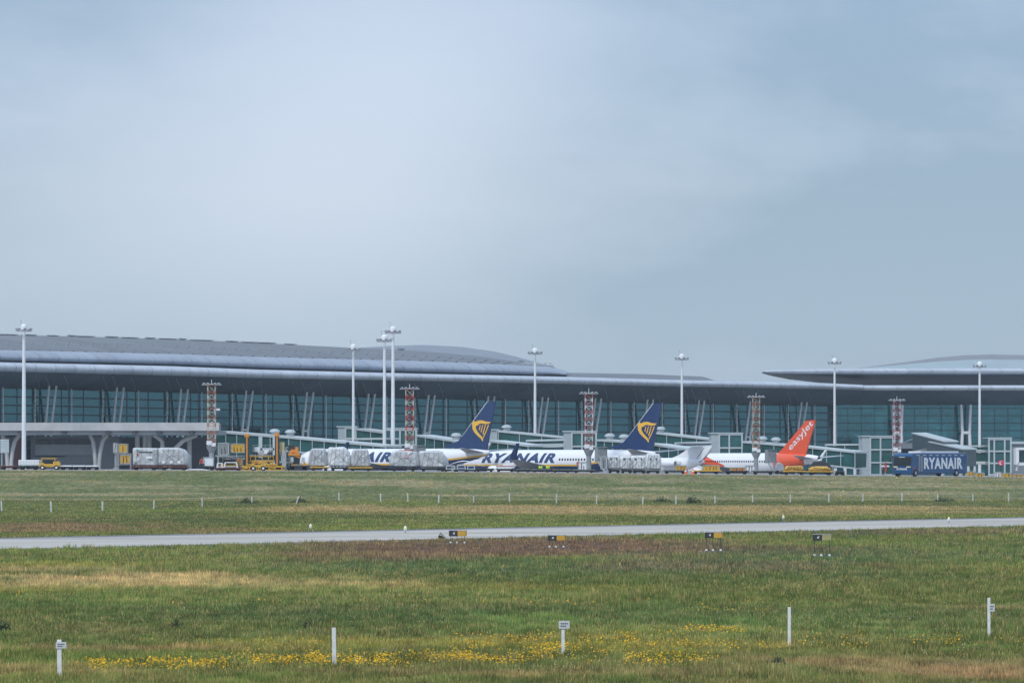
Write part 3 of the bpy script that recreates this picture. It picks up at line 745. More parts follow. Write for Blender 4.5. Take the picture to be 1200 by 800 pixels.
# ------------------------------------------------------------------ glazed links, stair blocks and boarding bridges
m_vcap = M('grey vent cap', (.40,.46,.48), .6, 0, .08, 1)
def block(name, label, px0, px1, yt, yb, d, rows, cols, solid=0.0, depth=7.0):
    """stair block of white frames and glass; `solid` = share of the front closed by a pale panel at left"""
    a = P(px0,yt,d); b = P(px1,yb,d); gz = za((a.x+b.x)/2,d)
    o = thing(name, label, 'glass block', ((a.x+b.x)/2,d+depth/2,gz))
    zt, zb = a.z, min(b.z, 99); 
    gx = a.x+(b.x-a.x)*solid
    mb = MB(); mb.box(((gx+b.x)/2,d+depth/2,(zt+gz)/2),(b.x-gx-.2,depth-.2,zt-gz-.2)); mb.build('glazing', m_glassT, o, world=True)
    if solid: mb = MB(); mb.box(((a.x+gx)/2,d+depth/2,(zt+gz)/2),(gx-a.x,depth,zt-gz)); mb.build('side_panel', m_vcap, o, world=True)
    mb = MB(); t = .30
    for f in rows: z = zt-(zt-P(0,yb,d).z)*f; mb.box(((gx+b.x)/2,d,z-t/2),(b.x-gx+t,.3,t))
    for f in cols: x = gx+(b.x-gx)*f; mb.box((x,d-.02,(zt+gz)/2),(t,.3,zt-gz))
    mb.box((b.x,d+depth,(zt+gz)/2),(t,.3,zt-gz)); 
    for f in rows: z = zt-(zt-P(0,yb,d).z)*f; mb.box((b.x,d+depth/2,z-t/2),(.3,depth,t))
    mb.build('frame', m_frame, o, world=True)
    mb = MB(); mb.box(((a.x+b.x)/2,d+depth/2,zt+.12),(b.x-a.x+.5,depth+.5,.2)); mb.build('roof', m_frame, o, world=True)
    return o
def bridge(label, a, b, h=3.0, w=3.2, glass=None, legs=(), domes=(), rail=.34, name='boarding_bridge', floor=True, ext=None, legw=.28):
    """a, b = (px, py of the roof edge, depth); box girder with glass sides"""
    A_, B_ = P(*a), P(*b); c = (A_+B_)/2; gz = za(c.x, c.y)
    o = thing(name, label, 'boarding bridge', (c.x,c.y,gz))
    u = (B_-A_).normalized(); s = Vector((u.y,-u.x,0)).normalized()      # s points to the viewer's side
    if s.y > 0: s = -s
    back = -s*w
    def seg(mb, p, q, dz, th, wd, off): mb.bar(p+Vector((0,0,dz))+off, q+Vector((0,0,dz))+off, wd, th)
    mb = MB(); seg(mb, A_, B_, -rail/2, rail, w+.3, back/2); mb.build('roof', m_frame, o, world=True)
    if floor: mb = MB(); seg(mb, A_, B_, -h, rail*.65, w+.2, back/2); mb.build('floor', m_frame, o, world=True)
    mb = MB(); seg(mb, A_, B_, -(h)/2-.1, h-rail-.3, w-.3, back/2); mb.build('glazing', glass or m_glassB, o, world=True)
    L = (B_-A_).length; n = max(1,int(L/3.5)); mb = MB()
    for i in range(n+1):
        p = A_+(B_-A_)*i/n+s*.02; mb.bar(p+Vector((0,0,-.1)), p+Vector((0,0,-h)), .13, .13)
    mb.bar(A_+s*.03+Vector((0,0,-h+.15)), B_+s*.03+Vector((0,0,-h+.15)), .06, .05)
    mb.build('frame', m_frame if not glass else m_greyp, o, world=True)
    for f in legs:
        p = A_+(B_-A_)*f+back/2; mb = MB(); mb.tube((p.x,p.y,za(p.x,p.y)),(p.x,p.y,p.z-h),legw,legw,10)
        mb.box((p.x,p.y,p.z-h-.3),(1.1,w,.5)); mb.build('support_leg', m_frame, o, world=True)
    for f in domes:
        p = A_+(B_-A_)*f+back/2; mb = MB(); mb.tube(p, p+Vector((0,0,.75)), .7,.7,14); mb.build('vent', m_steel, o, world=True)
        mb = MB(); mb.tube(p+Vector((0,0,.55)), p+Vector((0,0,.72)), 1.0,.9,16); mb.dome(p+Vector((0,0,.72)),.9,.42,16,4); mb.build('vent_cap', m_vcap, o, world=True)
    return o
# first group, left
bridge('long sloping glazed bridge running from the viaduct end to the first jet', (252,504.5,622),(330,511,605), 4.6, domes=(.79,), legs=(.2,))
bridge('white roofed bridge arm sinking towards the first jet nose, thin post under it', (325,510.0,602),(452,521.5,575), 2.6, domes=(.05,), legs=(.28,), legw=.22)
o = thing('portal_frame', 'white portal frame under the two mushroom vents behind the yellow loader', 'portal frame', P(313,553,600))
mb = MB()
for px in (305.5,321.5): mb.box(P(px,530,600),(.55,.5,P(0,512,600).z-P(0,549,600).z))
mb.box(P(313.5,526,600),(16*.15,.5,.4)); mb.build('frame', m_frame, o, world=True)
block('stair_block','pale walled box with dark glass above the silver cargo on yellow dollies',396,417,500.5,514,640,(0,.9),(0,1),.42,6)
bridge('thin upper walkway between the small pale box and the twin masts', (417,501.5,640),(452,506,632), 2.0)
bridge('lower walkway between the small pale box and the twin masts', (402,513.2,630),(452,512.6,622), 1.4)
bridge('low glazed link behind the roof of the first jet', (415,519.6,625),(452,520.0,622), 2.6)
block('stair_block','white framed glass stair block behind the twin tall masts',450,487.5,502.6,524,628,(0,.82),(0,.22,.5,.68,1),0,7)
bridge('sloping bridge from the stair block at the twin masts to the first blue fin', (488,509,620),(553,518.5,600), 3.6, domes=(.58,.87), legs=(.52,))
# second group
block('stair_block','small pale box right of the first blue fin',573,583.5,504,516,640,(0,.95),(0,1),.9,6)
bridge('upper sloping bridge between the first blue fin and the middle stair block', (583,503.8,640),(661,511.6,634), 2.2, domes=(.08,))
bridge('lower sloping bridge arm right of the first blue fin', (572,515.4,610),(619,521,596), 2.4)
bridge('thin flat walkway left of the middle stair block', (616.5,515,622),(661,514,622), 1.0, w=2.4)
bridge('low glazed link above the lettering of the second jet', (619,521.3,618),(661,521.3,618), 2.6)
block('stair_block','white framed glass stair block behind the red lattice tower in the middle',661,698.5,506,528,628,(0,.72),(0,.42,1),.24,7)
bridge('bridge with two mushroom vents left of the second blue fin', (698.5,514.4,622),(748,517.5,606), 3.4, domes=(.14,.48), legs=(.3,.6))
bridge('sloping arm from the second blue fin to the T-tail', (762,519.3,612),(806,525.3,598), 2.4)
# third group
bridge('upper sloping bridge right of the second blue fin', (764,505.8,672),(834,514,662), 2.2, domes=(.06,))
bridge('thin flat walkway above the T-tail', (791,518,646),(834,516.6,646), .9, w=2.4)
block('stair_block','white framed glass stair block above the T-tailed jet',833.5,869.5,508,531,655,(0,.68),(0,.44,1),.26,7)
bridge('bridge with two mushroom vents behind the fourth lattice tower', (869.5,516.5,650),(926,521,640), 3.4, domes=(.3,.58), legs=(.16,.40))
bridge('sloping bridge behind the orange tail fin', (920,520,650),(1002,528.6,636), 3.2, legs=(.6,))
# fourth group
bridge('flat upper walkway right of the orange fin, roof slightly dark', (968,519.8,676),(1012,519.6,676), 1.6, w=3)
bridge('glazed ground gallery right of the orange fin', (975,526.8,672),(1012,526.8,672), 2.6)
o = thing('pillar_row', 'white pillars under the glazed gallery right of the orange fin', 'pillars', (P(990,0,672).x,673,za(65,672)))
for px in (979,990.5,1002):
    mb = MB(); p = P(px,541,672.6); mb.tube((p.x,p.y,za(p.x,p.y)),(p.x,p.y,p.z),.32,.32,10); mb.build('pillar', m_white, o, world=True)
mb = MB(); a, b = P(973,541,672.3), P(1011,541,672.3); mb.bar(a,b,.6,.4); mb.build('beam', m_white, o, world=True)
o = block('stair_block','tall white framed glass stair block left of the blue bus',1010.5,1046.5,511.5,556,668,(0,.32,.66,.98),(0,.45,1),.26,7)
bridge('glazed gallery right of the blue bus', (1133,528,676),(1161,528,676), 2.6)
bridge('flat roofed walkway above the gallery right of the blue bus', (1124,521.5,678),(1162,521.3,678), 1.1, w=3)
o = thing('pillar_row', 'white pillars under the gallery right of the blue bus', 'pillars', (P(1147,0,676).x,677,za(92,676)))
for px in (1135,1142.5,1157):
    mb = MB(); p = P(px,541.6,676.4); mb.tube((p.x,p.y,za(p.x,p.y)),(p.x,p.y,p.z),.3,.3,10); mb.build('pillar', m_white, o, world=True)
mb = MB(); a, b = P(1132,541.6,676.2), P(1162,541.6,676.2); mb.bar(a,b,.6,.4); mb.build('beam', m_white, o, world=True)
block('stair_block','tall glass stair block with white frames behind the round red sign',1159,1184.5,513.6,556,670,(0,.33,.66,.98),(0,.24,.72,1),0,7)
# dark hooded boarding bridges behind the bus
def hooded(label, pts, h, dv, side_mat):
    a, b = P(*pts[0]), P(*pts[1]); c = (a+b)/2; o = thing('boarding_bridge', label, 'boarding bridge', (c.x,c.y,za(c.x,c.y)))
    off = Vector(dv)
    mb = MB(); mb.prism([a, b, b-Vector((0,0,h[1])), a-Vector((0,0,h[0]))], off, 1); mb.build('tunnel', side_mat, o, world=True)
    mb = MB(); up = Vector((0,0,.24)); mb.prism([a+up-off*.08, b+up-off*.08, b-off*.08+Vector((0,0,.02)), a-off*.08+Vector((0,0,.02))], off*1.16, 1); mb.build('roof', m_vcap, o, world=True)
    mb = MB(); p = b*.75+a*.25+off*.5; mb.tube((p.x,p.y,za(p.x,p.y)),(p.x,p.y,p.z-2.5),.35,.35,10); mb.build('support_leg', m_frame, o, world=True)
    return o
m_hood = M('dark bridge cladding', (.055,.085,.10), .5, 0, .12, .4)
hooded('dark hooded boarding bridge with pale roof sloping down behind the blue bus', ((1084,508,664),(1122,517.8,640)), (3.6,3.2), (-2.2,2.2,0), m_hood)
hooded('lower dark hooded bridge with pale roof just above the rear of the bus', ((1104,518.2,650),(1144,526.8,626)), (3.0,3.0), (-2.2,2.2,0), m_hood)
o = thing('passenger_gallery', 'dark gabled gallery behind the roof of the blue bus', 'gallery', (P(1090,0,672).x,674,za(80,672)))
mb = MB(); mb.prism([P(1057,520,672),P(1083,508.8,672),P(1098,513,672),P(1098,556,672),P(1057,556,672)], (0,6,0), 1); mb.build('gable_wall', m_hood, o, world=True)
mb = MB(); mb.prism([P(1047,519,670),P(1084,519,670),P(1084,525.5,670),P(1047,525.5,670)], (0,3,0), 1); mb.build('band', m_greyp, o, world=True)
mb = MB(); mb.prism([P(1068,531.5,655),P(1104,518.5,655),P(1104,533.5,655),P(1068,533.5,655)], (0,8,0), 1); mb.build('slope_roof', M('mid grey sheet',(.20,.22,.24),.6,0,.1,.5), o, world=True)
mb = MB(); mb.prism([P(1050,533.5,656),P(1104,533.5,656),P(1104,556,656),P(1050,556,656)], (0,7,0), 1); mb.build('wall', m_hood, o, world=True)
# bridge cabin at the right edge
o = thing('boarding_bridge', 'white framed bridge cabin cut by the right edge of the picture', 'boarding bridge', (P(1200,0,600).x,602,za(90,600)))
mb = MB(); mb.box(P(1191,534.5,598),(.5,3,19*.15)); mb.box(P(1205,525.6,598),(27*.15,3.2,.4)); mb.build('frame', m_white, o, world=True)
mb = MB(); mb.box(P(1206,534,599),(21*.15,2.6,14*.15)); mb.build('glazing', m_glassB, o, world=True)
mb = MB(); mb.box(P(1204,543.5,598),(24*.15,3,.45)); mb.bar(P(1193,544,598),P(1191,551,598),.3); mb.build('floor_frame', m_white, o, world=True)
mb = MB(); p = P(1208,545,599); mb.tube((p.x,p.y,za(p.x,p.y)),p,.3,.3,10); mb.build('support_leg', m_frame, o, world=True)
slab_o = thing('ramp_wall', 'grey rear wall closing the apron right of the glass block', 'wall', (P(1192,0,690).x,690,-1))
slab(1183,1260,519,560,690,1,m_greyp,'wall',slab_o)
slab(1183,1260,517,520,689.6,1.4,m_frame,'coping',slab_o)
# round red sign
o = thing('round_sign', 'round red sign with a pale crescent swoosh before the glass block at right', 'sign', (P(1173,0,560).x,560,za(80,560)))
p = P(1173,542,560); r = 3.4*.14
mb = MB(); mb.tube((p.x,559.86,p.z),(p.x,560.0,p.z),r,r,24); fc = mb.build('face', m_magenta, o, world=True)
mb = MB(); q = [(math.cos(t)*.34+.04, math.sin(t)*.30) for t in np.linspace(.6,4.6,12)]+[(math.cos(t)*.24+.10, math.sin(t)*.20+.05) for t in np.linspace(4.6,.6,12)]
mb.prism([(p.x+a,559.83,p.z+b-.05) for a,b in q],(0,1,0),.02)
so = mb.build('mark', m_white, None); so.parent = fc; so.location = -o.location
mb = MB(); mb.tube((p.x,560.02,za(80,560)),(p.x,560.02,p.z),.09,.09,8); mb.build('post', m_char, o, world=True)

# ------------------------------------------------------------------ tall masts and lattice towers
def mast(px, top, d, r, label):
    x = P(px,0,d).x; g0 = za(x,d); zt = P(px,top,d).z; H = zt-g0
    o = thing('floodlight_mast', label, 'light mast', (x,d,g0), 0, 'tall white floodlight masts')
    mb = MB(); mb.tube((0,0,0),(0,0,H-1.0), r*1.25, r*.72, 14); mb.build('pole', m_white, o)
    mb = MB(); n = 20; R = 1.35
    for i in range(n):
        a, b = 2*PI*i/n, 2*PI*(i+1)/n
        mb.bar((R*math.cos(a),R*math.sin(a),H-1.35),(R*math.cos(b),R*math.sin(b),H-1.35),.10,.12)
    for i in range(5): a = 2*PI*i/5; mb.bar((0,0,H-1.3),(R*math.cos(a),R*math.sin(a),H-1.35),.08,.1)
    mb.build('ring', m_steel, o)
    for i in range(8):
        a = 2*PI*(i+.35)/8; m = Matrix.Rotation(a,3,'Z') @ Matrix.Rotation(.6,3,'Y'); mb = MB()
        mb.box((1.3*math.cos(a),1.3*math.sin(a),H-1.05),(.22,.42,.34),m); mb.build('floodlight', m_acgrey, o)
    mb = MB(); mb.tube((0,0,H-1.1),(0,0,H-.55),.62,.55,14); mb.dome((0,0,H-.55),.55,.40,14); mb.build('winch_head', m_white, o)
    mb = MB(); mb.tube((-.5,0,H-.5),(-.5,0,H+.45),.04,.03,6); mb.box((-.5,0,H+.45),(.14,.14,.2)); mb.build('lightning_rod', m_steel, o)
mast(28,378.5,585,.34,'thickest tall white floodlight mast at far left in front of the viaduct')
mast(.5,441,650,.2,'short mast head cut by the left edge of the picture')
mast(414,402,628,.26,'tall floodlight mast standing alone left of the twin masts')
mast(450.5,391,600,.30,'left and slightly lower one of the twin tall masts')
mast(460.5,381,585,.32,'right and taller one of the twin tall masts')
mast(627,406.5,655,.28,'tall floodlight mast between the two blue fins')
mast(799,413.5,685,.28,'tall floodlight mast right of the second blue fin')
mast(978,418.5,708,.27,'tall floodlight mast right of the orange fin')
mast(1148,422.5,712,.28,'tall floodlight mast behind the rear of the blue bus')
def band_mat(name, a, b, period):
    m = M(name, a, .5, 0, .1, 2); nt = m.node_tree; bs = nt.nodes['Principled BSDF']
    tc = nt.nodes.new('ShaderNodeTexCoord'); sp = nt.nodes.new('ShaderNodeSeparateXYZ'); nt.links.new(tc.outputs['Object'], sp.inputs[0])
    f = node_math(nt,'FRACT',node_math(nt,'DIVIDE',sp.outputs[2],period)); f = node_math(nt,'GREATER_THAN',f,.5)
    nt.links.new(node_mix(nt,f,a,b), bs.inputs['Base Color']); return m
def lattice(px, top, foot, d, mat, label, hasdish=False, dome=None):
    x = P(px,0,d).x; g0 = za(x,d); zt = P(px,top,d).z-g0; zf = P(px,foot,d).z-g0
    o = thing('lattice_tower', label, 'lattice tower', (x,d,g0), 0, 'red and white lattice light towers')
    w = .56; mb = MB()
    for sx in (-1,1):
        for sy in (-1,1): mb.bar((sx*w,sy*w,zf),(sx*w,sy*w,zt-.5),.12)
    n = int((zt-zf)/1.0); dz = (zt-.5-zf)/n
    for k in range(n):
        z0, z1 = zf+k*dz, zf+(k+1)*dz
        for (a, b) in (((-w,-w),(w,-w)),((w,-w),(w,w)),((w,w),(-w,w)),((-w,w),(-w,-w))):
            mb.bar((*a,z1),(*b,z1),.07); 
            p, q = ((*a,z0),(*b,z1)) if k % 2 else ((*b,z0),(*a,z1)); mb.bar(p,q,.075)
    mb.build('lattice', mat, o)
    mb = MB(); mb.box((0,0,zt-.45),(2.9,.9,.12)); mb.box((0,0,zt-.42),(.9,2.0,.1)); mb.tube((0,0,zt-.4),(0,0,zt+.3),.07,.05,6); mb.build('platform', m_frame, o)
    for i in range(-2,3):
        if i == 0: continue
        mb = MB(); mb.box((i*.55,-.42,zt-.33),(.34,.2,.2),Matrix.Rotation(.5,3,'X')); mb.build('floodlight', m_acgrey, o)
    mb = MB(); mb.tube((0,0,0),(0,0,zf-.2),.42,.36,12); mb.tube((0,0,zf-1.0),(0,0,zf+.02),.36,.85,12); mb.build('pedestal', m_conc2, o)
    if hasdish: mb = MB(); mb.box((.8,-.1,zt-4.2),(.9,.5,.32)); mb.build('camera_box', m_white, o)
    mb = MB(); mb.box((-.3,-.7,zf+.55),(.8,.4,.6)); mb.box((.35,-.7,zf+.3),(.6,.4,.5)); mb.build('control_box', m_white, o)
m_lat1 = band_mat('faded rust and cream lattice paint', (.44,.18,.10), (.52,.49,.42), 1.2)
m_lat2 = band_mat('red and cream lattice paint', (.56,.09,.07), (.54,.54,.44), 1.5)
m_lat3 = band_mat('red and white lattice paint', (.54,.15,.13), (.66,.63,.61), 1.2)
m_lat4 = band_mat('brown and olive lattice paint', (.40,.16,.08), (.40,.39,.30), 1.2)
m_lat5 = band_mat('dull purple red lattice paint', (.42,.12,.13), (.50,.47,.49), 1.2)
lattice(248,447,523,515,m_lat1,'cream and rust lattice tower at the end of the viaduct',True)
lattice(480,452,526,512,m_lat2,'bright red lattice tower right of the twin masts above the grey cargo')
lattice(690,457.5,527,526,m_lat3,'red and white lattice tower on a grey pedestal in front of the second jet')
lattice(886,462,530,566,m_lat4,'brown lattice tower on a grey pedestal in front of the orange tailed jet')
lattice(1051,466,530,600,m_lat5,'dull red lattice tower rising behind the front of the blue bus')
# ------------------------------------------------------------------ aircraft
def livery_mat(name, build):
    m = M(name, (.80,.82,.85), .3, 0, .03, .4, coat=.3); nt = m.node_tree; bs = nt.nodes['Principled BSDF']
    tc = nt.nodes.new('ShaderNodeTexCoord'); sp = nt.nodes.new('ShaderNodeSeparateXYZ'); nt.links.new(tc.outputs['Object'], sp.inputs[0])
    nt.links.new(build(nt, *sp.outputs[:3]), bs.inputs['Base Color']); return m
def liv_blue(nt, x, y, z):
    lift = node_math(nt,'MULTIPLY',node_math(nt,'MAXIMUM',node_math(nt,'SUBTRACT',node_math(nt,'MULTIPLY',x,-1.0),6.0),0.0),.105)
    d = node_math(nt,'SUBTRACT',z,node_math(nt,'ADD',lift,2.85))
    c = node_mix(nt, node_math(nt,'GREATER_THAN',d,-.13), (.014,.045,.14), (.85,.49,.06))
    return node_mix(nt, node_math(nt,'GREATER_THAN',d,.13), c, (.80,.82,.85))
def liv_orange(nt, x, y, z):
    white, og = (.80,.82,.85), (.78,.10,.03)
    # tail band, its rear edge slanting with the fin, its front edge upright
    e = node_math(nt,'ADD',x,node_math(nt,'MULTIPLY',z,.264))        # slanted coordinate
    rear = node_math(nt,'GREATER_THAN',e,-15.0); front = node_math(nt,'LESS_THAN',x,-9.8)
    c = node_mix(nt, node_math(nt,'MULTIPLY',rear,front), white, og)
    k = node_math(nt,'SUBTRACT',x,1.8)
    cz = node_math(nt,'ADD',node_math(nt,'MULTIPLY',k,.25),3.5); hw = node_math(nt,'ADD',node_math(nt,'MULTIPLY',k,.075),.38)
    inb = node_math(nt,'LESS_THAN',node_math(nt,'ABSOLUTE',node_math(nt,'SUBTRACT',z,cz)),hw)
    inb = node_math(nt,'MULTIPLY',inb,node_math(nt,'GREATER_THAN',x,1.6))
    inb = node_math(nt,'MULTIPLY',inb,node_math(nt,'GREATER_THAN',z,2.9))
    return node_mix(nt, inb, c, og)
m_lblue = livery_mat('white over navy livery with gold line', liv_blue)
m_lorange = livery_mat('white livery with orange bands', liv_orange)
m_fan = M('engine intake metal', (.45,.46,.48), .3, .6, .1, 2)

def body_rings(secs, n=28):
    rings = []
    for x, w, z, h in secs: rings.append([Vector((x, w*math.sin(2*PI*i/n), z+h*math.cos(2*PI*i/n))) for i in range(n)])
    return rings
def side_y(secs, x, z):
    s = sorted(secs); xs = [q[0] for q in s]
    w, zc_, h = (float(np.interp(x, xs, [q[i] for q in s])) for i in (1,2,3))
    t = (z-zc_)/h; return w*math.sqrt(max(0.02, 1-t*t))
def foil(mb, root, tip, n=8):
    """root, tip = (leading point, chord, thickness); chord runs along -x"""
    rings = []
    for (p, c, t) in (root, tip):
        p = Vector(p); up = [(-.02,.0),(-.03,.35),(-.15,.5),(-.4,.5),(-.75,.22),(-1,.0),(-.75,-.2),(-.4,-.45),(-.12,-.42),(-.03,-.25)]
        rings.append([p+Vector((a*c,0,b*t)) for a,b in up])
    return mb.loft(rings, closed=True, cap=True, smooth=True)
def fin_part(mb, pts, thick):
    """vertical fin from an outline (x,z), lens shaped in plan"""
    n = len(pts); cx = sum(p[0] for p in pts)/n
    mb.add([(x,thick/2,z) for x,z in pts]+[(x,-thick/2,z) for x,z in pts], [tuple(range(n)),tuple(range(2*n-1,n-1,-1))]+[(i,(i+1)%n,n+(i+1)%n,n+i) for i in range(n)])
def nacelle(mb, c, r, L):
    c = Vector(c); n = 18; prof = [(L*.5,.80),(L*.49,.93),(L*.38,1.0),(L*.1,1.02),(-L*.3,.85),(-L*.5,.62)]
    mb.loft([[c+Vector((x,r*k*math.cos(2*PI*i/n),r*k*math.sin(2*PI*i/n))) for i in range(n)] for x,k in prof], closed=True, cap=False)

def jet(name, label, loc, rz, secs, liv, finpts, finmat, dorsal, wing, stab, engines, wlmats, windows, gear, stab_mat=m_acgrey, group=None):
    o = thing(name, label, 'aeroplane', loc, rz, group)
    mb = MB(); mb.loft(body_rings(secs), closed=True, cap=True); mb.build('fuselage', liv, o)
    mb = MB(); fin_part(mb, finpts, .26); f = mb.build('tail_fin', finmat, o)
    if dorsal: mb = MB(); a, b = dorsal; mb.bar((a[0],0,a[1]),(b[0],0,b[1]),.12,.16); e_ = mb.build('leading_edge', m_acwhite, f)
    (wr, wc, wt), (tp, tc_, tt) = wing
    for sgn in (1,-1):
        mb = MB(); foil(mb, ((wr[0],sgn*wr[1],wr[2]),wc,wt), ((tp[0],sgn*tp[1],tp[2]),tc_,tt)); w = mb.build('wing', m_acgrey, o)
        if wlmats:
            base = Vector((tp[0],sgn*tp[1],tp[2])); h = wlmats[1]
            mb = MB(); rings = []
            for dz, dy, dx, c, t in ((-.02,0,0,tc_*.98,.16),(h*.25,.25,-.25,tc_*.8,.12),(h,.75,-1.7,tc_*.42,.07)):
                p = base+Vector((dx,sgn*dy,dz)); rings.append([p+Vector((a*c,b*t,0)) for a,b in ((0,0),(-.3,.5),(-1,0),(-.3,-.5))])
            mb.loft(rings, closed=True, cap=True); mb.build('winglet', wlmats[0] if sgn > 0 else m_acwhite, w)
        (sr, scd, st), (sp_, stc, stt) = stab
        mb = MB(); foil(mb, ((sr[0],sgn*sr[1],sr[2]),scd,st), ((sp_[0],sgn*sp_[1],sp_[2]),stc,stt)); mb.build('tailplane', stab_mat, o)
        ec, er, eL = engines
        mb = MB(); nacelle(mb, (ec[0],sgn*ec[1],ec[2]), er, eL)
        mb.bar((ec[0]-eL*.1,sgn*ec[1],ec[2]+er*.8),(ec[0]-eL*.6,sgn*ec[1]*(1 if er>.7 else .55),ec[2]+er*(1.15 if er>.7 else .1)),.25,er*.7)
        e_ = mb.build('engine', m_acwhite, o)
        mb = MB(); mb.tube((ec[0]+eL*.40,sgn*ec[1],ec[2]),(ec[0]+eL*.44,sgn*ec[1],ec[2]),er*.84,er*.84,18); mb.build('intake', m_char, e_)
    wm = None
    x0, x1, step, wz = windows
    x = x0
    while x < x1:
        y = side_y(secs, x, wz)
        mb2 = MB(); mb2.box((0,0,0),(.26,.05,.36)) if wm is None else None
        for sgn in (1,-1):
            if wm is None: wo = mb2.build('window', m_glassdk, o); wm = wo.data
            else: wo = bpy.data.objects.new('window', wm); COL.objects.link(wo); wo.parent = o
            wo.location = (x, sgn*y, wz)
            if sgn == -1 and False: pass
        x += step
    for (gx, gy, gr) in gear:
        mb = MB(); mb.tube((gx,gy,gr),(gx,gy,secs[6][2]-1.0),.12,.12,8); g_ = mb.build('landing_gear', m_steel, o)
        for dy in (-.28,.28): mb = MB(); mb.tube((gx,gy+dy-.14,gr),(gx,gy+dy+.14,gr),gr,gr,14); mb.build('wheel', m_black, g_)
    nose = max(secs)[0]
    for sgn in (1,-1):
        mb = MB(); zz = float(secs[5][2])
        for (a, b) in ((nose-1.55,nose-2.1),(nose-2.2,nose-2.8)):
            z_ = secs[6][2]+.75; ya, yb = side_y(secs,a,z_)+.02, side_y(secs,b,z_)+.02
            mb.add([(a,sgn*ya,z_-.12),(b,sgn*yb,z_-.2),(b,sgn*yb,z_+.25),(a,sgn*ya,z_+.22)],[(0,1,2,3)])
        mb.build('cockpit_window', m_glassdk, o)
    return o

S737 = [(19.5,.06,2.55,.06),(19.3,.35,2.57,.34),(18.8,.75,2.65,.72),(18.0,1.12,2.82,1.12),(17.0,1.45,3.0,1.52),(16.0,1.68,3.14,1.78),(14.5,1.86,3.25,1.95),(12,1.88,3.3,2.0),(-6,1.88,3.3,2.0),(-9,1.78,3.5,1.8),(-12,1.5,3.8,1.5),(-15,1.1,4.15,1.12),(-17.5,.72,4.45,.78),(-19.4,.34,4.66,.42),(-20,.12,4.72,.18)]
HD = math.atan2(.66,-.75)              # heading of the parked jets
def hx(x): return x
kx = 6.13                              # pixels per metre along the first jet
def finxy(px, py): return (-20+(573.7-px)/kx, (YH-py)*.1305+CH-1.3)
fin737 = [finxy(*q) for q in ((519,523.5),(529,519.5),(537,516.5),(543,509.5),(572,470.6),(581.2,470.2),(575.8,497),(571.5,523),(571,527))]
w737 = (((5.2,1.2,2.35),7.6,.85),((-4.6,17.0,3.75),1.6,.18))
st737 = (((-15.6,.5,4.75),3.6,.32),((-19.6,7.1,5.3),1.3,.12))
def lettering(root, text, x0, x1, z0, z1, mat, secs, bold, shear, gap=.02):
    """letters wrapped on the left flank, x0 nose side"""
    w, h = x0-x1, z1-z0; bm = text_bm(text, w, h, bold, shear)
    for k in range(1,6):
        g = bm.verts[:]+bm.edges[:]+bm.faces[:]; bmesh.ops.bisect_plane(bm, geom=g, plane_co=(0,h*k/6,0), plane_no=(0,1,0))
    for v in bm.verts:
        x, z = x0-v.co.x, z0+v.co.y; v.co = Vector((x, side_y(secs, x, z)+gap, z))
    return bm_obj(bm, 'lettering', mat, root)
def door(root, x0, x1, z0, z1, secs):
    for (a,b,c_,d_) in ((x0,x0+.06,z0,z1),(x1-.06,x1,z0,z1),(x0,x1,z1-.06,z1),(x0,x1,z0,z0+.06)):
        pass
    mb = MB(); g = []
    for i,x in enumerate((x0,x0+.07,x1-.07,x1)):
        for k in range(7): z = z0+(z1-z0)*k/6; g.append((x, side_y(secs,x,z)+.015, z))
    fs = [(i*7+k,i*7+k+1,(i+1)*7+k+1,(i+1)*7+k) for i in (0,2) for k in range(6)]
    fs += [(7,8,15,14),(7+5,7+6,14+6,14+5)]
    mb.add(g, fs); mb.build('door_outline', m_acgrey, root)
def z2(q): return finxy(500+q[0]/8, 460+q[1]/8)
def harp(root, fin):
    y0 = .135
    def poly(pts, nm): 
        mb = MB(); pp = [z2(q) for q in pts]; mb.prism([(x,y0,z) for x,z in pp],(0,1,0),.03); return mb
    body = [(432,300),(434,335),(450,368),(480,400),(512,428),(531,458),(536,438),(526,414),(505,392),(480,362),(466,332),(468,305),(462,285),(446,285)]
    top = [(432,300),(430,285),(448,262),(466,272),(484,260),(520,257),(560,270),(608,274),(592,290),(560,295),(520,288),(500,290),(486,303),(465,310)]
    mb = poly(body,''); 
    for pts in (top,[(504,303),(511,303),(502,352),(495,347)],[(528,300),(536,300),(519,372),(511,366)],[(554,299),(562,299),(537,392),(529,386)],[(581,299),(590,302),(568,362),(537,428),(534,412),(560,360)]):
        m2 = poly(pts,''); mb.add([v+Vector((0,.004,0)) for v in m2.v], m2.f, False)
    mb.build('harp_emblem', m_gold, fin)
def blue_jet(label, tail_px, tail_d, letters, first):
    t = P(tail_px, YH, tail_d); u = Vector((-.80,.60,0)).normalized(); c = Vector((t.x,t.y,0))+u*20; c.z = za(c.x,c.y) if c.y < 560 else za(c.x,c.y)
    c.z = 1.3 if first else 1.15
    o = jet('passenger_jet', label, c, math.atan2(u.y,u.x), S737, m_lblue, fin737, m_navy, (finxy(538.5,515.5),finxy(571.3,470.9)), w737, st737, ((6.2,4.9,1.75),1.08,4.4), (m_navy,2.5), (-12,-2.5,.53,3.75), [(15.2,0,.34),(-.8,2.9,.54),(-.8,-2.9,.54)], group='navy tailed jets with a gold harp')
    fin = [k for k in bpy.data.objects if k.parent == o and k.name.startswith('tail_fin')][0]
    harp(o, fin)
    lettering(o, 'RYANAIR', 12.5, -2.0, 3.22, 4.78, m_navy, S737, .05, .28)
    for (x0,x1) in ((-11.2,-10.3),(16.2,17.1)): door(o, x0, x1, 2.75, 4.55, S737)
    mb = MB(); mb.box((-15.5,1.02,4.2),(.5,.2,1.0)); 
    return o
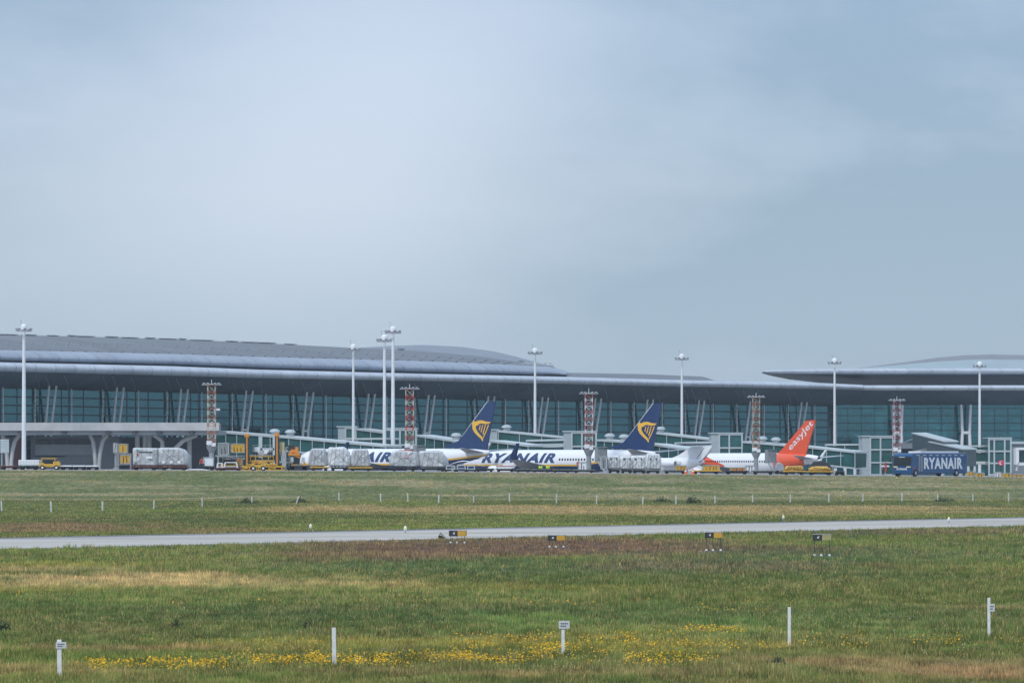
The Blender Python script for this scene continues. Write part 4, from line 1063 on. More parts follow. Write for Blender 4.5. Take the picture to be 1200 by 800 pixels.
blue_jet('leftmost white jet with a navy harp tail, its lettering mostly hidden by cargo', 573.7, 521, False, True)
blue_jet('white jet with a navy harp tail in the middle, its full capital letters showing', 768.0, 529, True, False)

S320 = [(18.6,.06,3.1,.06),(18.4,.4,3.15,.38),(17.9,.85,3.25,.8),(17.1,1.25,3.45,1.25),(16.0,1.6,3.68,1.68),(15.0,1.8,3.82,1.9),(13.5,1.95,3.9,2.02),(11,1.98,3.93,2.05),(-6,1.98,3.93,2.05),(-9,1.85,4.15,1.83),(-12,1.5,4.45,1.5),(-15,1.05,4.75,1.1),(-17,.7,4.95,.76),(-18.6,.42,5.05,.45),(-19.0,.2,5.08,.25)]
k3 = 4.62
def fin3(px, py): return (-19+(959.5-px)/k3, (YH-py)*.150+CH-.0)
fin320 = [fin3(*q) for q in ((914,533),(920,527),(946.4,492.8),(956.4,492.2),(945.5,533),(945,537))]
u = Vector((-.70,.714,0)).normalized(); t = P(959.5,YH,600); c = Vector((t.x,t.y,0))+u*19; c.z = .05
oj = jet('passenger_jet', 'white jet with an orange tail fin and orange bands on its flank', c, math.atan2(u.y,u.x), S320, m_lorange, fin320, m_orange, None,
    (((5.0,1.3,3.0),7.0,.8),((-4.2,16.4,4.2),1.5,.18)), (((-14.9,.6,5.0),3.4,.34),((-18.4,6.2,5.5),1.4,.14)), ((5.6,5.7,2.3),1.15,4.4), (m_orange,2.4), (-9,14.2,.53,4.45), [(13.5,0,.4),(-1.2,3.6,.58),(-1.2,-3.6,.58)])
fin = [k for k in bpy.data.objects if k.parent == oj and k.name.startswith('tail_fin')][0]
a = fin3(929.5,527.5); b = fin3(954.0,496.5); L = math.hypot(a[0]-b[0],b[1]-a[1]); th = math.atan2(b[1]-a[1], a[0]-b[0])
bm = text_bm('easyJet', L, 1.5, .008, 0)
for v in bm.verts:
    x, y = v.co.x, v.co.y-.5; v.co = Vector((a[0]-(x*math.cos(th)-y*math.sin(th)), .15, a[1]+x*math.sin(th)+y*math.cos(th)))
bm_obj(bm, 'lettering', m_white, fin)
mb = MB(); mb.tube((-19.25,0,5.1),(-18.9,0,5.1),.2,.26,10); mb.build('exhaust', m_char, oj)

SRJ = [(12.5,.05,2.75,.05),(12.2,.35,2.8,.34),(11.3,.78,2.95,.8),(10,1.12,3.08,1.2),(8.5,1.3,3.2,1.35),(6,1.34,3.25,1.38),(-4,1.34,3.25,1.38),(-7,1.22,3.4,1.22),(-9.5,.85,3.65,.92),(-11.5,.4,3.95,.5),(-12.4,.1,4.05,.15)]
u = Vector((-.75,.66,0)).normalized(); t = P(825,YH,568); c = Vector((t.x,t.y,0))+u*12.4; c.z = .55; k4 = .75/.142
def fin4(px, py): return (-12.4+(825-px)/k4, (YH-py)*.142+CH-.55)
fin_rj = [fin4(*q) for q in ((790,536),(797,533),(811,523.4),(834.5,522.2),(833.5,524.5),(824,538),(817,542),(806,542))]
jet('regional_jet', 'small white jet with a T-tail between the second blue fin and the orange swoosh', c, math.atan2(u.y,u.x), SRJ, m_acwhite, fin_rj, m_acwhite, None,
    (((2.0,.6,2.2),3.6,.4),((-1.5,9.2,2.7),1.2,.12)), (((fin4(806,521)[0],.05,7.0),3.6,.26),((fin4(812,521)[0],4.3,7.05),2.0,.12)), ((-6.4,2.0,3.7),.62,3.0), None, (-2,8,.8,3.6), [(9.2,0,.28),(-1,1.9,.34),(-1,-1.9,.34)], stab_mat=m_acgrey)
rj = [o for o in bpy.data.objects if o.name.startswith('regional_jet')][0]
mb = MB()
for (p, q) in (((822,541),(832,531)),((818,543),(830,535))):
    a, b = fin4(*p), fin4(*q); mb.bar((a[0],.36,a[1]),(b[0],.30,b[1]),.05,.10)
mb.bar((fin4(826,524)[0],.14,fin4(826,524)[1]),(fin4(815,541)[0],.14,fin4(815,541)[1]),.02,.09); mb.build('blue_stripe', m_navy, rj)
# second orange topped jet whose roof shows left of the T-tail
# ------------------------------------------------------------------ boarding stairs
def stairs(px, top, d, label, base=None):
    x = P(px,0,d).x; g0 = za(x,d); zt = P(px,top,d).z-g0; o = thing('boarding_stairs', label, 'boarding stairs', (x,d,g0), .35, 'grey boarding stairs at the jets')
    mb = MB(); mb.box((0,0,.75),(2.0,4.6,.5)); mb.box((0,-2.6,1.05),(1.9,1.2,1.3)); mb.build('chassis', m_acgrey, o, bevel=.05)
    for sx in (-.9,.9):
        for y in (-2.3,1.5): mb = MB(); mb.tube((sx-.14,y,.4),(sx+.14,y,.4),.4,.4,14); mb.build('wheel', m_black, o)
    mb = MB(); h = zt-2.2
    for k in range(12): mb.box((0,-2.4+k*.36,.9+(h-.9)*k/11),(1.3,.36,.1))
    for sx in (-.7,.7): mb.bar((sx,-2.6,.9),(sx,1.7,h),.08,.3); mb.bar((sx,-2.6,1.9),(sx,1.7,h+1.0),.06,.06)
    mb.build('steps', m_steel, o)
    mb = MB(); mb.box((0,2.2,h),(1.5,1.3,.15)); 
    for sx in (-.75,.75): mb.box((sx,2.2,h+1.05),(.06,1.3,2.1))
    mb.box((0,2.2,h+2.15),(1.6,1.5,.1)); mb.box((0,1.55,h+.95),(1.5,.06,1.8)); 
    for k in range(5): mb.box((-.6+.3*k,1.5,h+1.0),(.05,.05,1.9))
    for k in range(4): mb.box((0,1.5,h+.2+k*.55),(1.5,.05,.06))
    mb.build('hood', m_netting, o)
    return o
stairs(497,521.5,508,'grey stair hood above the grey cargo at the first jet')
stairs(710.5,523.5,520,'grey stair hood at the rear door of the middle jet')
stairs(909.5,526.5,572,'grey stair hood in front of the orange tail band')

# ------------------------------------------------------------------ service road: dollies, cargo, crates, machines
def spos(px, d=475): 
    x = P(px,0,d).x; return x, float(zc(np.array(x)))
def dolly(px0, px1, mat, label, d=475, dep=2.3, bed=.55):
    s = d/F; c = (px0+px1)/2; x, z = spos(c, d); L = (px1-px0)*s-.12
    o = thing('cargo_dolly', label, 'cargo dolly', (x,d,z), 0, 'cargo dollies along the service road')
    mb = MB(); mb.box((0,0,bed-.08),(L,dep,.14)); 
    for k in range(5): mb.box((-L/2+L*(k+.5)/5,0,bed+.0),(.12,dep-.2,.06))
    mb.build('bed', mat, o, bevel=.015)
    mb = MB(); mb.bar((-L*.42,0,bed-.22),(L*.42,0,bed-.22),.3,.16); mb.bar((L*.42,0,bed-.22),(L*.5+.06,0,.3),.1,.08); mb.build('frame', m_char, o)
    for sx in (-.33,.33):
        for sy in (-1,1): mb = MB(); mb.tube((L*sx,sy*(dep/2-.28),.2),(L*sx,sy*(dep/2-.08),.2),.2,.2,12); mb.build('wheel', m_black, o)
    return o, L, x, z+bed+.04, d
def wrapped(D, px0, px1, top, label, mat=m_wrap, style='round', seed=1, netmat=None, name='wrapped_cargo', dep=2.1, cat='cargo'):
    _, _, _, z0, d = D; s = d/F; x = P((px0+px1)/2,0,d).x; W = (px1-px0)*s-.06; H = P(0,top,d).z-z0
    o = thing(name, label, cat, (x,d,z0), 0, 'wrapped cargo loads waiting on dollies')
    n, k = 34, 9; rings = []
    for j in range(k):
        v = j/(k-1); r = []
        for i in range(n):
            a = 2*PI*i/n; ca, sa = math.cos(a), math.sin(a); e = .16 if style == 'box' else .26
            px_, pz_ = math.copysign(abs(ca)**e,ca), math.copysign(abs(sa)**e,sa)
            X = px_*W/2; Z = H/2+pz_*H/2
            if style == 'round' and Z > H*.5: X *= 1-.26*((Z-H*.5)/(H*.5))**1.3
            if style == 'left' and Z > H*.5 and X > 0: X *= 1-.45*((Z-H*.5)/(H*.5))**1.4
            nn = mnoise.noise(Vector((X*1.1+seed*5,Z*1.3,v*2)))*.26+mnoise.noise(Vector((X*3+seed,Z*3,v*5)))*.12
            inset = 1-(.16 if v in (0,1) else 0)
            r.append(Vector((X*inset*(1+nn*.3), (v-.5)*dep+nn*(1 if 0<v<1 else .6), max(0,(Z-H/2)*inset+H/2+nn*.5*(Z>.1)))))
        rings.append(r)
    mb = MB(); mb.loft(rings, closed=True, cap=False)
    # wrinkled faces towards and away from the viewer
    for j, sy in ((0,-1),(k-1,1)):
        r = rings[j]; cc = Vector((0,r[0].y+sy*.06,H/2)); mid = [cc+(p-cc)*.55+Vector((0,sy*.05*mnoise.noise(p*2.1),0)) for p in r]; m2 = [cc+(p-cc)*.2+Vector((0,sy*.08*mnoise.noise(p*4),0)) for p in r]
        mb.loft([r,mid,m2,[cc+(p-cc)*.01 for p in r]], closed=True)
    w = mb.build('wrapping', mat, o); o.rotation_euler = (0, random.uniform(-.02,.02), random.uniform(-.12,.12))
    mb = MB()                                                # straps and seams of the net
    y = -dep/2-.07
    for q in range(-2,3):
        xx = q*W*.2; mb.bar((xx,y,.08),(xx*.8+W*.05,y-.02,H*.94),.035,.03)
    for (a_, b_) in (((-.44,.15),(0,.62)),((0,.62),(.44,.12)),((-.3,.85),(.1,.2)),((.1,.2),(.4,.7))):
        mb.bar((a_[0]*W,y-.01,a_[1]*H),(b_[0]*W,y-.01,b_[1]*H),.05,.03)
    mb.build('net', netmat or m_netting, o)
    return o
def place_patch(o, x, z, w, h, mat, nm='shipping_label'):
    mb = MB(); mb.box((x,-1.22,z),(w,.03,h)); mb.build(nm, mat, o)

# far left
D = dolly(0,21,m_rust,'empty rust red dolly at the left edge'); D = dolly(-21,0,m_rust,'rust red dolly cut by the left edge of the picture')
D = dolly(22,46,m_char,'dolly under the low white box by the thickest mast')
o = thing('cargo_box', 'low white box on a dolly at the foot of the thickest mast', 'cargo box', (P(35,0,475).x,475,D[3]), 0)
H = P(0,538.6,475).z-D[3]; mb = MB(); mb.box((0,0,H/2),(2.9,2,H)); mb.build('body', m_white, o, bevel=.05)
mb = MB(); [mb.box((-1.2+.4*k,-1.02,H/2),(.05,.04,H-.1)) for k in range(7)]; mb.box((0,-1.03,.1),(2.9,.05,.16)); mb.build('rib', m_frame, o)
def tractor(px, w, top, label, body=m_yellow, d=474, cabx=.1, roofm=None):
    x, z = spos(px, d); s = d/F; W = w*s; H = P(0,top,d).z-z
    o = thing('baggage_tractor', label, 'baggage tractor', (x,d,z)); Ws = W
    mb = MB(); mb.box((0,0,.62),(Ws,1.3,.42)); mb.box((Ws*.33,0,.95),(Ws*.30,1.25,.45)); mb.box((-Ws*.36,0,.88),(Ws*.2,1.25,.25)); mb.build('body', body, o, bevel=.05)
    mb = MB(); mb.box((-Ws*.04,0,H*.62),(Ws*.60,1.15,H*.40)); mb.build('cab_glass', m_glassdk, o)
    mb = MB()
    for sx in (-.36,.27):
        for sy in (-.6,.6): mb.bar((Ws*sx,sy,.8),(Ws*sx,sy,H-.08),.08)
    mb.box((-Ws*.04,0,H-.05),(Ws*.72,1.35,.12)); mb.build('cab_frame', body if roofm is None else roofm, o)
    for sx in (-.34,.34):
        for sy in (-.55,.55): mb = MB(); mb.tube((Ws*sx,sy-.12,.34),(Ws*sx,sy+.12,.34),.34,.34,14); wh = mb.build('wheel', m_black, o); mb = MB(); mb.tube((Ws*sx,sy-.14,.34),(Ws*sx,sy+.14,.34),.16,.16,10); mb.build('hub', m_white, wh)
    mb = MB(); mb.tube((Ws*.46,-.4,.85),(Ws*.50,-.4,.85),.1,.1,10); mb.tube((Ws*.46,.4,.85),(Ws*.50,.4,.85),.1,.1,10); mb.build('headlight', m_lens, o)
    return o
tractor(58.5,24,536.5,'yellow framed baggage tractor with a dark cab near the thickest mast')
for k,(a,b) in enumerate(((71,86),(86,101),(101,116))):
    dolly(a,b,m_white,['white flatbed dolly directly right of the yellow tractor','middle one of the three white flatbed dollies','white flatbed dolly at the foot of the viaduct pillar'][k],bed=.62)
def car(px, w, top, label, d=478):
    x, z = spos(px, d); z -= .75; s = d/F; L = w*s; o = thing('parked_car', label, 'car', (x,d+28,za(x,d+28)))
    d2 = d+28; L = w*d2/F; zz = za(x,d2); H = 1.42
    mb = MB(); prof = [(-.5,.35),(-.5,.75),(-.36,.88),(-.22,H),(.2,H),(.36,.92),(.49,.78),(.5,.35)]
    mb.prism([(a*L,-.85,b) for a,b in prof],(0,1,0),1.7); mb.build('body', m_white, o, bevel=.08)
    mb = MB(); mb.prism([(a*L,-.87,b) for a,b in [(-.31,.95),(-.2,H-.1),(.18,H-.1),(.30,.95)]],(0,1,0),1.74); mb.build('side_window', m_glassdk, o)
    for sx in (-.3,.32):
        for sy in (-.75,.75): mb = MB(); mb.tube((L*sx,sy-.11,.32),(L*sx,sy+.11,.32),.32,.32,14); mb.build('wheel', m_black, o)
    return o
# white car roofs that peep over the crest: low covers on the road itself
def cover(px, w, top, label, d=458):
    x, z = spos(px, d); s = d/F; L = w*s; H = P(0,top,d).z-z; o = thing('equipment_cover', label, 'cover', (x,d,z), 0)
    mb = MB(); prof = [(-.5,0),(-.5,H*.45),(-.36,H*.8),(-.2,H),(.22,H),(.4,H*.75),(.5,H*.4),(.5,0)]
    mb.prism([(a*L,-.6,b) for a,b in prof],(0,1,0),1.2); mb.build('shell', m_white, o, bevel=.05)
    mb = MB(); mb.box((0,-.62,H*.28),(L*.9,.03,.05)); mb.build('seam', m_char, o)
cover(127.5,13,550.2,'small low white cover left of the stacked yellow crates')
cover(231,25,549.3,'long low white cover in front of the white box and worker')
# grey block wall patch between pillar and crates
def crate(px0, px1, top, bot, mat, label, d=478, dep=1.6, zbase=None, mesh=True):
    a, b = P(px0,top,d), P(px1,bot,d); o = thing('crate', label, 'crate', ((a.x+b.x)/2,d,b.z), 0)
    W, H = b.x-a.x, a.z-b.z; mb = MB(); mb.box((0,0,H/2),(W-.08,dep-.1,H-.06)); mb.build('body', mat, o)
    mb = MB()
    for sx in (-1,1):
        for sy in (-1,1): mb.box((sx*(W/2-.03),sy*(dep/2-.03),H/2),(.09,.09,H))
    for z in (.05,H-.05):
        for sy in (-1,1): mb.box((0,sy*(dep/2-.03),z),(W,.09,.1)); mb.box((sy*(W/2-.03),0,z+.01),(.08,dep,.08))
    mb.build('frame', m_steel if mat is not m_netting else m_frame, o)
    mb = MB(); n = max(2,int(W/.4))
    for k in range(1,n): mb.bar((-W/2+W*k/n,-dep/2,.08),(-W/2+W*k/n+random.uniform(-.1,.1),-dep/2,H*random.uniform(.5,.95)),.09,.03)
    mb.build('load_shadow', m_rust if mat is m_yellow else m_char, o).name = 'shadow_bar'  # thin dark bars standing in for shadow on the crate's load
    return o
def rack(px0, px1, levels, d, label):
    x0, x1 = P(px0,0,d).x, P(px1,0,d).x; x, z = spos((px0+px1)/2, d); o = thing('storage_rack', label, 'rack', ((x0+x1)/2,d,z), 0)
    zt = P(0,levels[0],d).z; mb = MB()
    for xx in (x0,x1):
        for yy in (d-.8,d+.8): mb.box((xx,yy,(z+zt)/2),(.1,.1,zt-z))
    mb.build('upright', m_steel, o, world=True)
    for l in levels:
        zz = P(0,l,d).z; mb = MB(); mb.box(((x0+x1)/2,d,zz-.05),(x1-x0,1.7,.09)); mb.build('shelf', m_steel, o, world=True)
rack(138,153.6,(531,543.6),478,'rack holding the two yellow crates left of the boxy silver cargo')
crate(139.6,149.6,519.6,530.6,m_yellow,'upper yellow crate of the stack left of the boxy silver cargo')
crate(141.2,153.2,532.4,543.2,m_yellow,'lower yellow crate of the stack left of the boxy silver cargo')
crate(133.3,137.2,518.6,531,m_white,'narrow white panel crate left of the upper yellow crate',d=480)
o = thing('equipment_post', 'white and dark post standing under the narrow white crate', 'post', (P(135.5,0,480).x,480,spos(135.5,480)[1]))
mb = MB(); mb.tube((0,0,0),(0,0,P(0,531,480).z-o.location.z),.14,.12,8); mb.box((0,0,.15),(.7,.7,.3)); mb.build('stem', m_steel, o)
D = dolly(154,186,m_rust,'rust red dolly under the boxy silver cargo'); w1 = wrapped(D,156,186,524.8,'boxy silver wrapped cargo right of the yellow crates',m_wrap,'box',1)
place_patch(w1,-1.1,2.2,.35,.2,M('teal tape',(.10,.45,.38),.5)); place_patch(w1,-1.05,1.6,.2,.3,m_red); place_patch(w1,.6,1.2,.9,.35,m_white); place_patch(w1,.1,1.95,1.9,.14,m_char)
D = dolly(186,222,m_rust,'dark red dolly under the round topped silver cargo'); w1 = wrapped(D,185,222,524.6,'round topped silver cargo with a shiny right shoulder under the viaduct end',m_wrap,'left',2)
for k in range(3): place_patch(w1,-1.2+k*1.1,.55,.4,.35,m_white)
# worker, white box
D = dolly(232,252,m_char,'dark dolly under the small white box beside the worker')
o = thing('cargo_box', 'small white box beside the standing worker', 'cargo box', (P(244.5,0,475).x,475,D[3]), 0)
mb = MB(); mb.box((0,0,.55),(1.35,1.3,1.1)); mb.build('body', m_white, o, bevel=.06); mb = MB(); mb.box((0,0,1.16),(1.45,1.4,.12)); mb.build('lid', m_frame, o, bevel=.03)
# crates right of the viaduct
rack(255.6,288,(533.5,),480,'tall rack carrying the grey cage and the yellow crate left of the loader')
crate(256,268.8,518.6,533,m_netting,'grey mesh cage on the rack right of the first lattice tower',d=480)
crate(271,287.2,519.4,530.4,m_yellow,'wide yellow crate directly left of the left loader mast',d=480)
def trolley(px0, px1, top, label, mat=m_white, d=472):
    x, z = spos((px0+px1)/2,d); W = (px1-px0)*d/F; H = P(0,top,d).z-z; o = thing('towing_frame', label, 'frame trolley', (x,d,z), 0)
    mb = MB()
    for sx in (-.45,.45):
        for sy in (-.5,.5): mb.bar((W*sx*1.05,sy,.15),(W*sx*.8,sy,H),.1)
    for sy in (-.5,.5): mb.bar((-W*.36,sy,H),(W*.36,sy,H),.12); mb.bar((-W*.44,sy,H*.5),(W*.44,sy,H*.5),.09)
    mb.build('frame', mat, o)
    for sx in (-.45,.45): mb = MB(); mb.tube((W*sx,-.6,.17),(W*sx,-.45,.17),.17,.17,12); mb.tube((W*sx,.45,.17),(W*sx,.6,.17),.17,.17,12); mb.build('wheel', m_black, o)
trolley(261.5,279.5,541.6,'white tube frame trolley below the grey cage and yellow crate')
trolley(254,261,542.5,'narrow white trolley at the foot of the first lattice tower')
D = dolly(253,285,m_rust,'low rust brown dolly in front of the white frame trolley',d=466,bed=.42)
tractor(270,24,535.5,'grey and yellow equipment cart behind the white frame trolley',m_yellow,d=482,roofm=m_steel)

# the high loader
def loader():
    d = 476; x, z = spos(309, d); s = d/F; o = thing('cargo_loader', 'large yellow cargo loader with two tall amber masts and a railed platform', 'cargo loader', (x,d,z))
    def X(px): return (px-309)*s
    def Z(py): return P(0,py,d).z-z
    mb = MB()
    mb.box((X(309),0,Z(546.5)),(50*s,2.4,.22)); mb.box((X(309),0,Z(551)),(52*s,2.6,.25))
    for px in (286,293,301,309,316,323,331): mb.box((X(px),-1.2,(Z(551)+Z(545))/2),(.16,.14,Z(545)-Z(551)))
    mb.build('chassis', m_yellow, o)
    mb = MB()
    for px in (296,303,310,317): mb.bar((X(px),-1.25,Z(550)),(X(px+6),-1.25,Z(544)),.12,.1); mb.box((X(px+2),-1.1,Z(543.2)),(.5,.3,.35))
    mb.box((X(307),-1.2,Z(544)),(36*s,.14,.16)); mb.build('truss', m_yellow, o)
    for px, y, mt in ((299,531.5,m_char),(307,531,m_steel),(316,531.8,m_char),(312,529.5,m_white),(294.5,537,m_amber),(321,536,m_rust)):
        mb = MB(); mb.box((X(px),.2,Z(y)),(.7,.9,.55)); mb.build('fitting', mt, o, bevel=.04)
    mb = MB(); mb.box((X(310),.3,Z(540.2)),(36*s,2.2,.22)); mb.box((X(306),.3,Z(534.5)),(30*s,2.2,.14)); [mb.box((X(q),-.85,Z(537.3)),(.10,.12,5*s)) for q in (294,300,308,315,321)]; [mb.box((X(q),-1.28,Z(547.3)),(4*s,.06,3.4*s)) for q in (289,305,320)]; mb.build('platform', m_yellow, o, bevel=.03)
    mb = MB(); mb.box((X(309),.4,Z(537.5)),(33*s,1.9,.34)); mb.box((X(309),.2,(Z(551)+Z(543))/2),(44*s,1.8,.7)); mb.build('machinery', m_char, o)
    mb = MB()
    for k in range(11): mb.tube((X(293.5+k*3),-.9,Z(533.2)),(X(293.5+k*3),1.3,Z(533.2)),.09,.09,8)
    mb.build('roller', m_steel, o)
    for px, t in ((290,511.5),(325.2,510.5)):
        mb = MB(); mb.box((X(px)-.21,-.9,(Z(t)+.3)/2),(.16,.5,Z(t)-.3)); mb.box((X(px)+.21,-.9,(Z(t)+.3)/2),(.16,.5,Z(t)-.3)); mb.box((X(px),-.6,1.2),(.5,.1,.2)); m1 = mb.build('mast', m_char, o)
        mb = MB(); mb.box((X(px),-.95,(Z(t)+.4)/2),(.2,.34,Z(t)-.4)); mb.build('ram', m_amber, m1)
        mb = MB(); mb.box((X(px),-.9,Z(t)+.16),(.62,.6,.5)); mb.build('mast_head', m_amber, m1, bevel=.05)
    mb = MB()
    for px in (296,303,310,317): mb.bar((X(px),1.2,Z(534)),(X(px),1.2,Z(521.5)),.05)
    for y in (521.5,527.5): mb.bar((X(295),1.2,Z(y)),(X(318),1.2,Z(y)),.05)
    mb.build('railing', m_steel, o)
    mb = MB(); mb.box((X(301),.6,Z(527.5)),(.75,.8,.9)); mb.build('control_box', m_white, o, bevel=.06)
    mb = MB(); mb.box((X(330.5),.1,Z(525.5)),(.62,1.2,15*s)); mb.build('cab', M('cream cab paint',(.60,.50,.28),.5), o, bevel=.05)
    mb = MB(); mb.box((X(333.3),-.1,Z(540)),(.55,1.4,22*s)); mb.build('side_frame', m_steel, o)
    for px in (291,301,318,328):
        mb = MB(); mb.tube((X(px),-1.15,.3),(X(px),-.85,.3),.3,.3,14); wh = mb.build('wheel', m_black, o)
    return o
loader()
def loader2():
    d = 477; x, z = spos(350, d); s = d/F; o = thing('belt_loader', 'small yellow and black belt loader right of the large cargo loader', 'belt loader', (x,d,z))
    def X(px): return (px-350)*s
    def Z(py): return P(0,py,d).z-z
    mb = MB(); mb.box((X(350),0,Z(547.5)),(22*s,1.8,.5)); mb.build('chassis', m_char, o, bevel=.04)
    mb = MB(); mb.box((X(345),0,Z(532.5)),(14*s,1.8,.28)); mb.bar((X(339),0,Z(531)),(X(352),0,Z(536)),1.6,.25); mb.box((X(348),-.3,Z(527.5)),(.42,.5,.9)); mb.box((X(343.5),.2,Z(528.5)),(.7,.8,.5)); mb.build('conveyor', m_amber, o, bevel=.03)
    mb = MB(); mb.box((X(347.5),.1,Z(540)),(8*s,1.5,8*s)); mb.build('engine_cover', m_glassdk, o)
    for px in (342.5,355.5): mb = MB(); mb.box((X(px),-.6,Z(538.5)),(.45,.3,.7)); mb.build('lamp_box', m_frame, o, bevel=.04)
    mb = MB(); mb.box((X(343),-.5,Z(543)),(.3,.3,.5)); mb.box((X(357),-.6,Z(545)),(.3,.3,.9)); mb.build('side_guard', m_yellow, o)
    mb = MB(); mb.box((X(341.5),.5,Z(524.8)),(.9,.8,.8)); mb.build('seat_frame', m_char, o)
    mb = MB(); mb.tube((X(343),-.2,Z(550)),(X(361),-.2,Z(550)),.24,.24,10); mb.build('tow_tube', m_white, o)
    for px in (343,357): mb = MB(); mb.tube((X(px),-.9,.3),(X(px),-.65,.3),.3,.3,14); mb.build('wheel', m_black, o)
loader2()
tractor(303,17,541.5,'low yellow tug standing directly in front of the large cargo loader',m_yellow,d=467,roofm=m_amber)
crate(264,270,537,545,m_yellow,'small yellow crate behind the white frame trolley',d=486)
crate(278,284,536,547,m_amber,'small amber crate left of the left loader mast',d=484)
trolley(334.5,339,524,'narrow steel frame standing between the two yellow loaders',m_steel,d=478)

# silver and grey cargo in the middle
D = dolly(363,386,m_yellow,'yellow dolly at the left end under the silver cargo'); wrapped(D,362,384.5,525.5,'silver cargo at the left end, on the yellow dollies',m_wrap,'round',3)
D = dolly(386,408,m_char,'dark dolly between two yellow dollies under the silver cargo'); wrapped(D,384,411.5,524,'shiny silver cargo in the middle of the row on the yellow dollies',m_wrap2,'left',4)
D = dolly(408,437,m_yellow,'yellow dolly at the right end under the silver cargo'); wrapped(D,411,434,526,'silver cargo at the right end of the row, beside the first jet\'s letters',m_wrap,'round',5)
D = dolly(456,490,m_char,'dark dolly under the grey rounded cargo with the red cap'); w1 = wrapped(D,456,492,528,'grey rounded cargo with a red strap cap below the red lattice tower',m_wrap,'round',6)
mb = MB(); Hh = P(0,528,475).z-D[3]; mb.box((.2,0,Hh+.06),(2.0,1.4,.10)); mb.build('cap', m_red, w1, bevel=.04); place_patch(w1,.25,1.5,.6,.4,M('pale pink label',(.55,.35,.37),.6))
D = dolly(490,525,m_char,'dark dolly under the grey cargo right of the red lattice tower'); w1 = wrapped(D,491,525,528.3,'grey rounded cargo without a cap, right of the red lattice tower',m_wrap,'left',7)
# frame trolleys under the first tail
for k,(a,b,t) in enumerate(((522,534,545.5),(535,546,544.5),(547,557,545.5))):
    trolley(a,b,t,['pale trolley at left under the tail of the first jet','pale trolley in the middle under the tail of the first jet','pale trolley at right under the tail of the first jet'][k],m_frame)
o = thing('covered_load', 'pale sagging covered load under the tail of the first jet', 'covered load', (P(544,0,480).x,480,spos(544)[1]+.3))
mb = MB(); mb.loft([[Vector((t_*3.0, y, .35+.95*math.cos(t_*1.3)**2*(1-.15*abs(y)))) for t_ in np.linspace(-1,1,14)] for y in np.linspace(-1,1,6)]); mb.build('cover', m_wrap2, o)
m_olive = M('grey green dolly paint', (.13,.16,.15), .7, 0, .2, 3)
labs = ['low dolly under the first capital letter of the middle jet','low dolly carrying the red edged boards under the middle jet','grey green dolly under the winglet of the middle jet','grey green dolly with lime bundles under the middle jet','grey green dolly left of the third lattice tower','grey green dolly at the foot of the third lattice tower']
for k,(a,b) in enumerate(((556,580),(580,604),(604,622),(622,646),(646,670),(670,698))):
    D = dolly(a,b,m_olive if k>1 else m_char,labs[k],bed=.5)
    if k == 3:
        for q, px in enumerate((633.5,642)):
            o = thing('lime_bundle', ['left one of two lime bundles on the dolly under the middle jet','right one of two lime bundles on the dolly under the middle jet'][q], 'bundle', (P(px,0,475).x,475,D[3]))
            mb = MB(); mb.box((0,0,.2),(.55,.7,.4)); mb.build('sack', m_hivis, o, bevel=.12); mb = MB(); mb.box((0,0,.41),(.2,.72,.05)); mb.build('tie', m_char, o)
    if k == 1:
        o = thing('board_stack', 'low white boards with red edges lying on the dolly under the middle jet', 'boards', (P(592,0,475).x,475,D[3]))
        mb = MB(); mb.box((0,0,.16),(2.6,1.6,.28)); mb.build('board', m_white, o, bevel=.03); mb = MB(); mb.box((0,0,.33),(2.6,1.7,.06)); mb.build('edge', m_red, o)
# pale loads left of the T-tail
L4 = [(712,727,533.8,'round'),(727,741,534.8,'left'),(741,757,534,'box'),(756,774,531.5,'round')]
lb = ['pale wrapped cargo with dark holes, leftmost right of the third lattice tower','pale wrapped cargo second right of the third lattice tower','boxy pale wrapped cargo under the second blue fin','tallest pale wrapped cargo just left of the regional jet']
db = ['dark dolly under the leftmost pale wrapped cargo','dark dolly under the second pale wrapped cargo','dark dolly under the boxy pale wrapped cargo','olive dolly under the tallest pale wrapped cargo']
for k,(a,b,t,st) in enumerate(L4):
    D = dolly(a,b,m_char if k<3 else m_olive,db[k]); w1 = wrapped(D,a-1.2,b+1.2,t,lb[k],m_wrap2,st,10+k)
    for q in range(2): place_patch(w1,-.4+q*.8,1.45,.22,.2,m_char,'dark_hole')
crate(704,711,534.5,549.5,m_netting,'thin grey frame cart left of the pale wrapped cargo',d=474)
# yellow crates near the T-tail and the orange band
D = dolly(776,806,m_olive,'dolly under the amber crate left of the orange band'); crate(790.5,804.5,545,551.2,m_yellow,'small amber crate below the T-tail',d=475)
D = dolly(808,846,m_yellow,'yellow dolly under the long amber container'); crate(823.5,843,544.6,551.6,m_yellow,'long amber container below the orange swoosh',d=475)
D = dolly(848,878,m_char,'dark wheeled dolly under the pale amber container'); crate(855.5,873,547.3,552,m_amber,'pale amber container below the row of jet windows',d=475)
m_cone = M('cone orange', (.80,.16,.03), .5)
for px, lab in ((803.5,'left one of two orange traffic cones below the T-tail'),(812,'right one of two orange traffic cones below the T-tail')):
    x, z = spos(px,458); o = thing('traffic_cone', lab, 'traffic cone', (x,458,z)); mb = MB(); mb.tube((0,0,.05),(0,0,.82),.24,.06,14); mb.build('cone', m_cone, o); mb = MB(); mb.box((0,0,.03),(.6,.6,.06)); mb.build('base', m_cone, o); mb = MB(); mb.tube((0,0,.42),(0,0,.56),.165,.128,14); mb.build('band', m_white, o)
dolly(880,908,m_olive,'olive dolly at the foot of the fourth lattice tower',bed=.6)
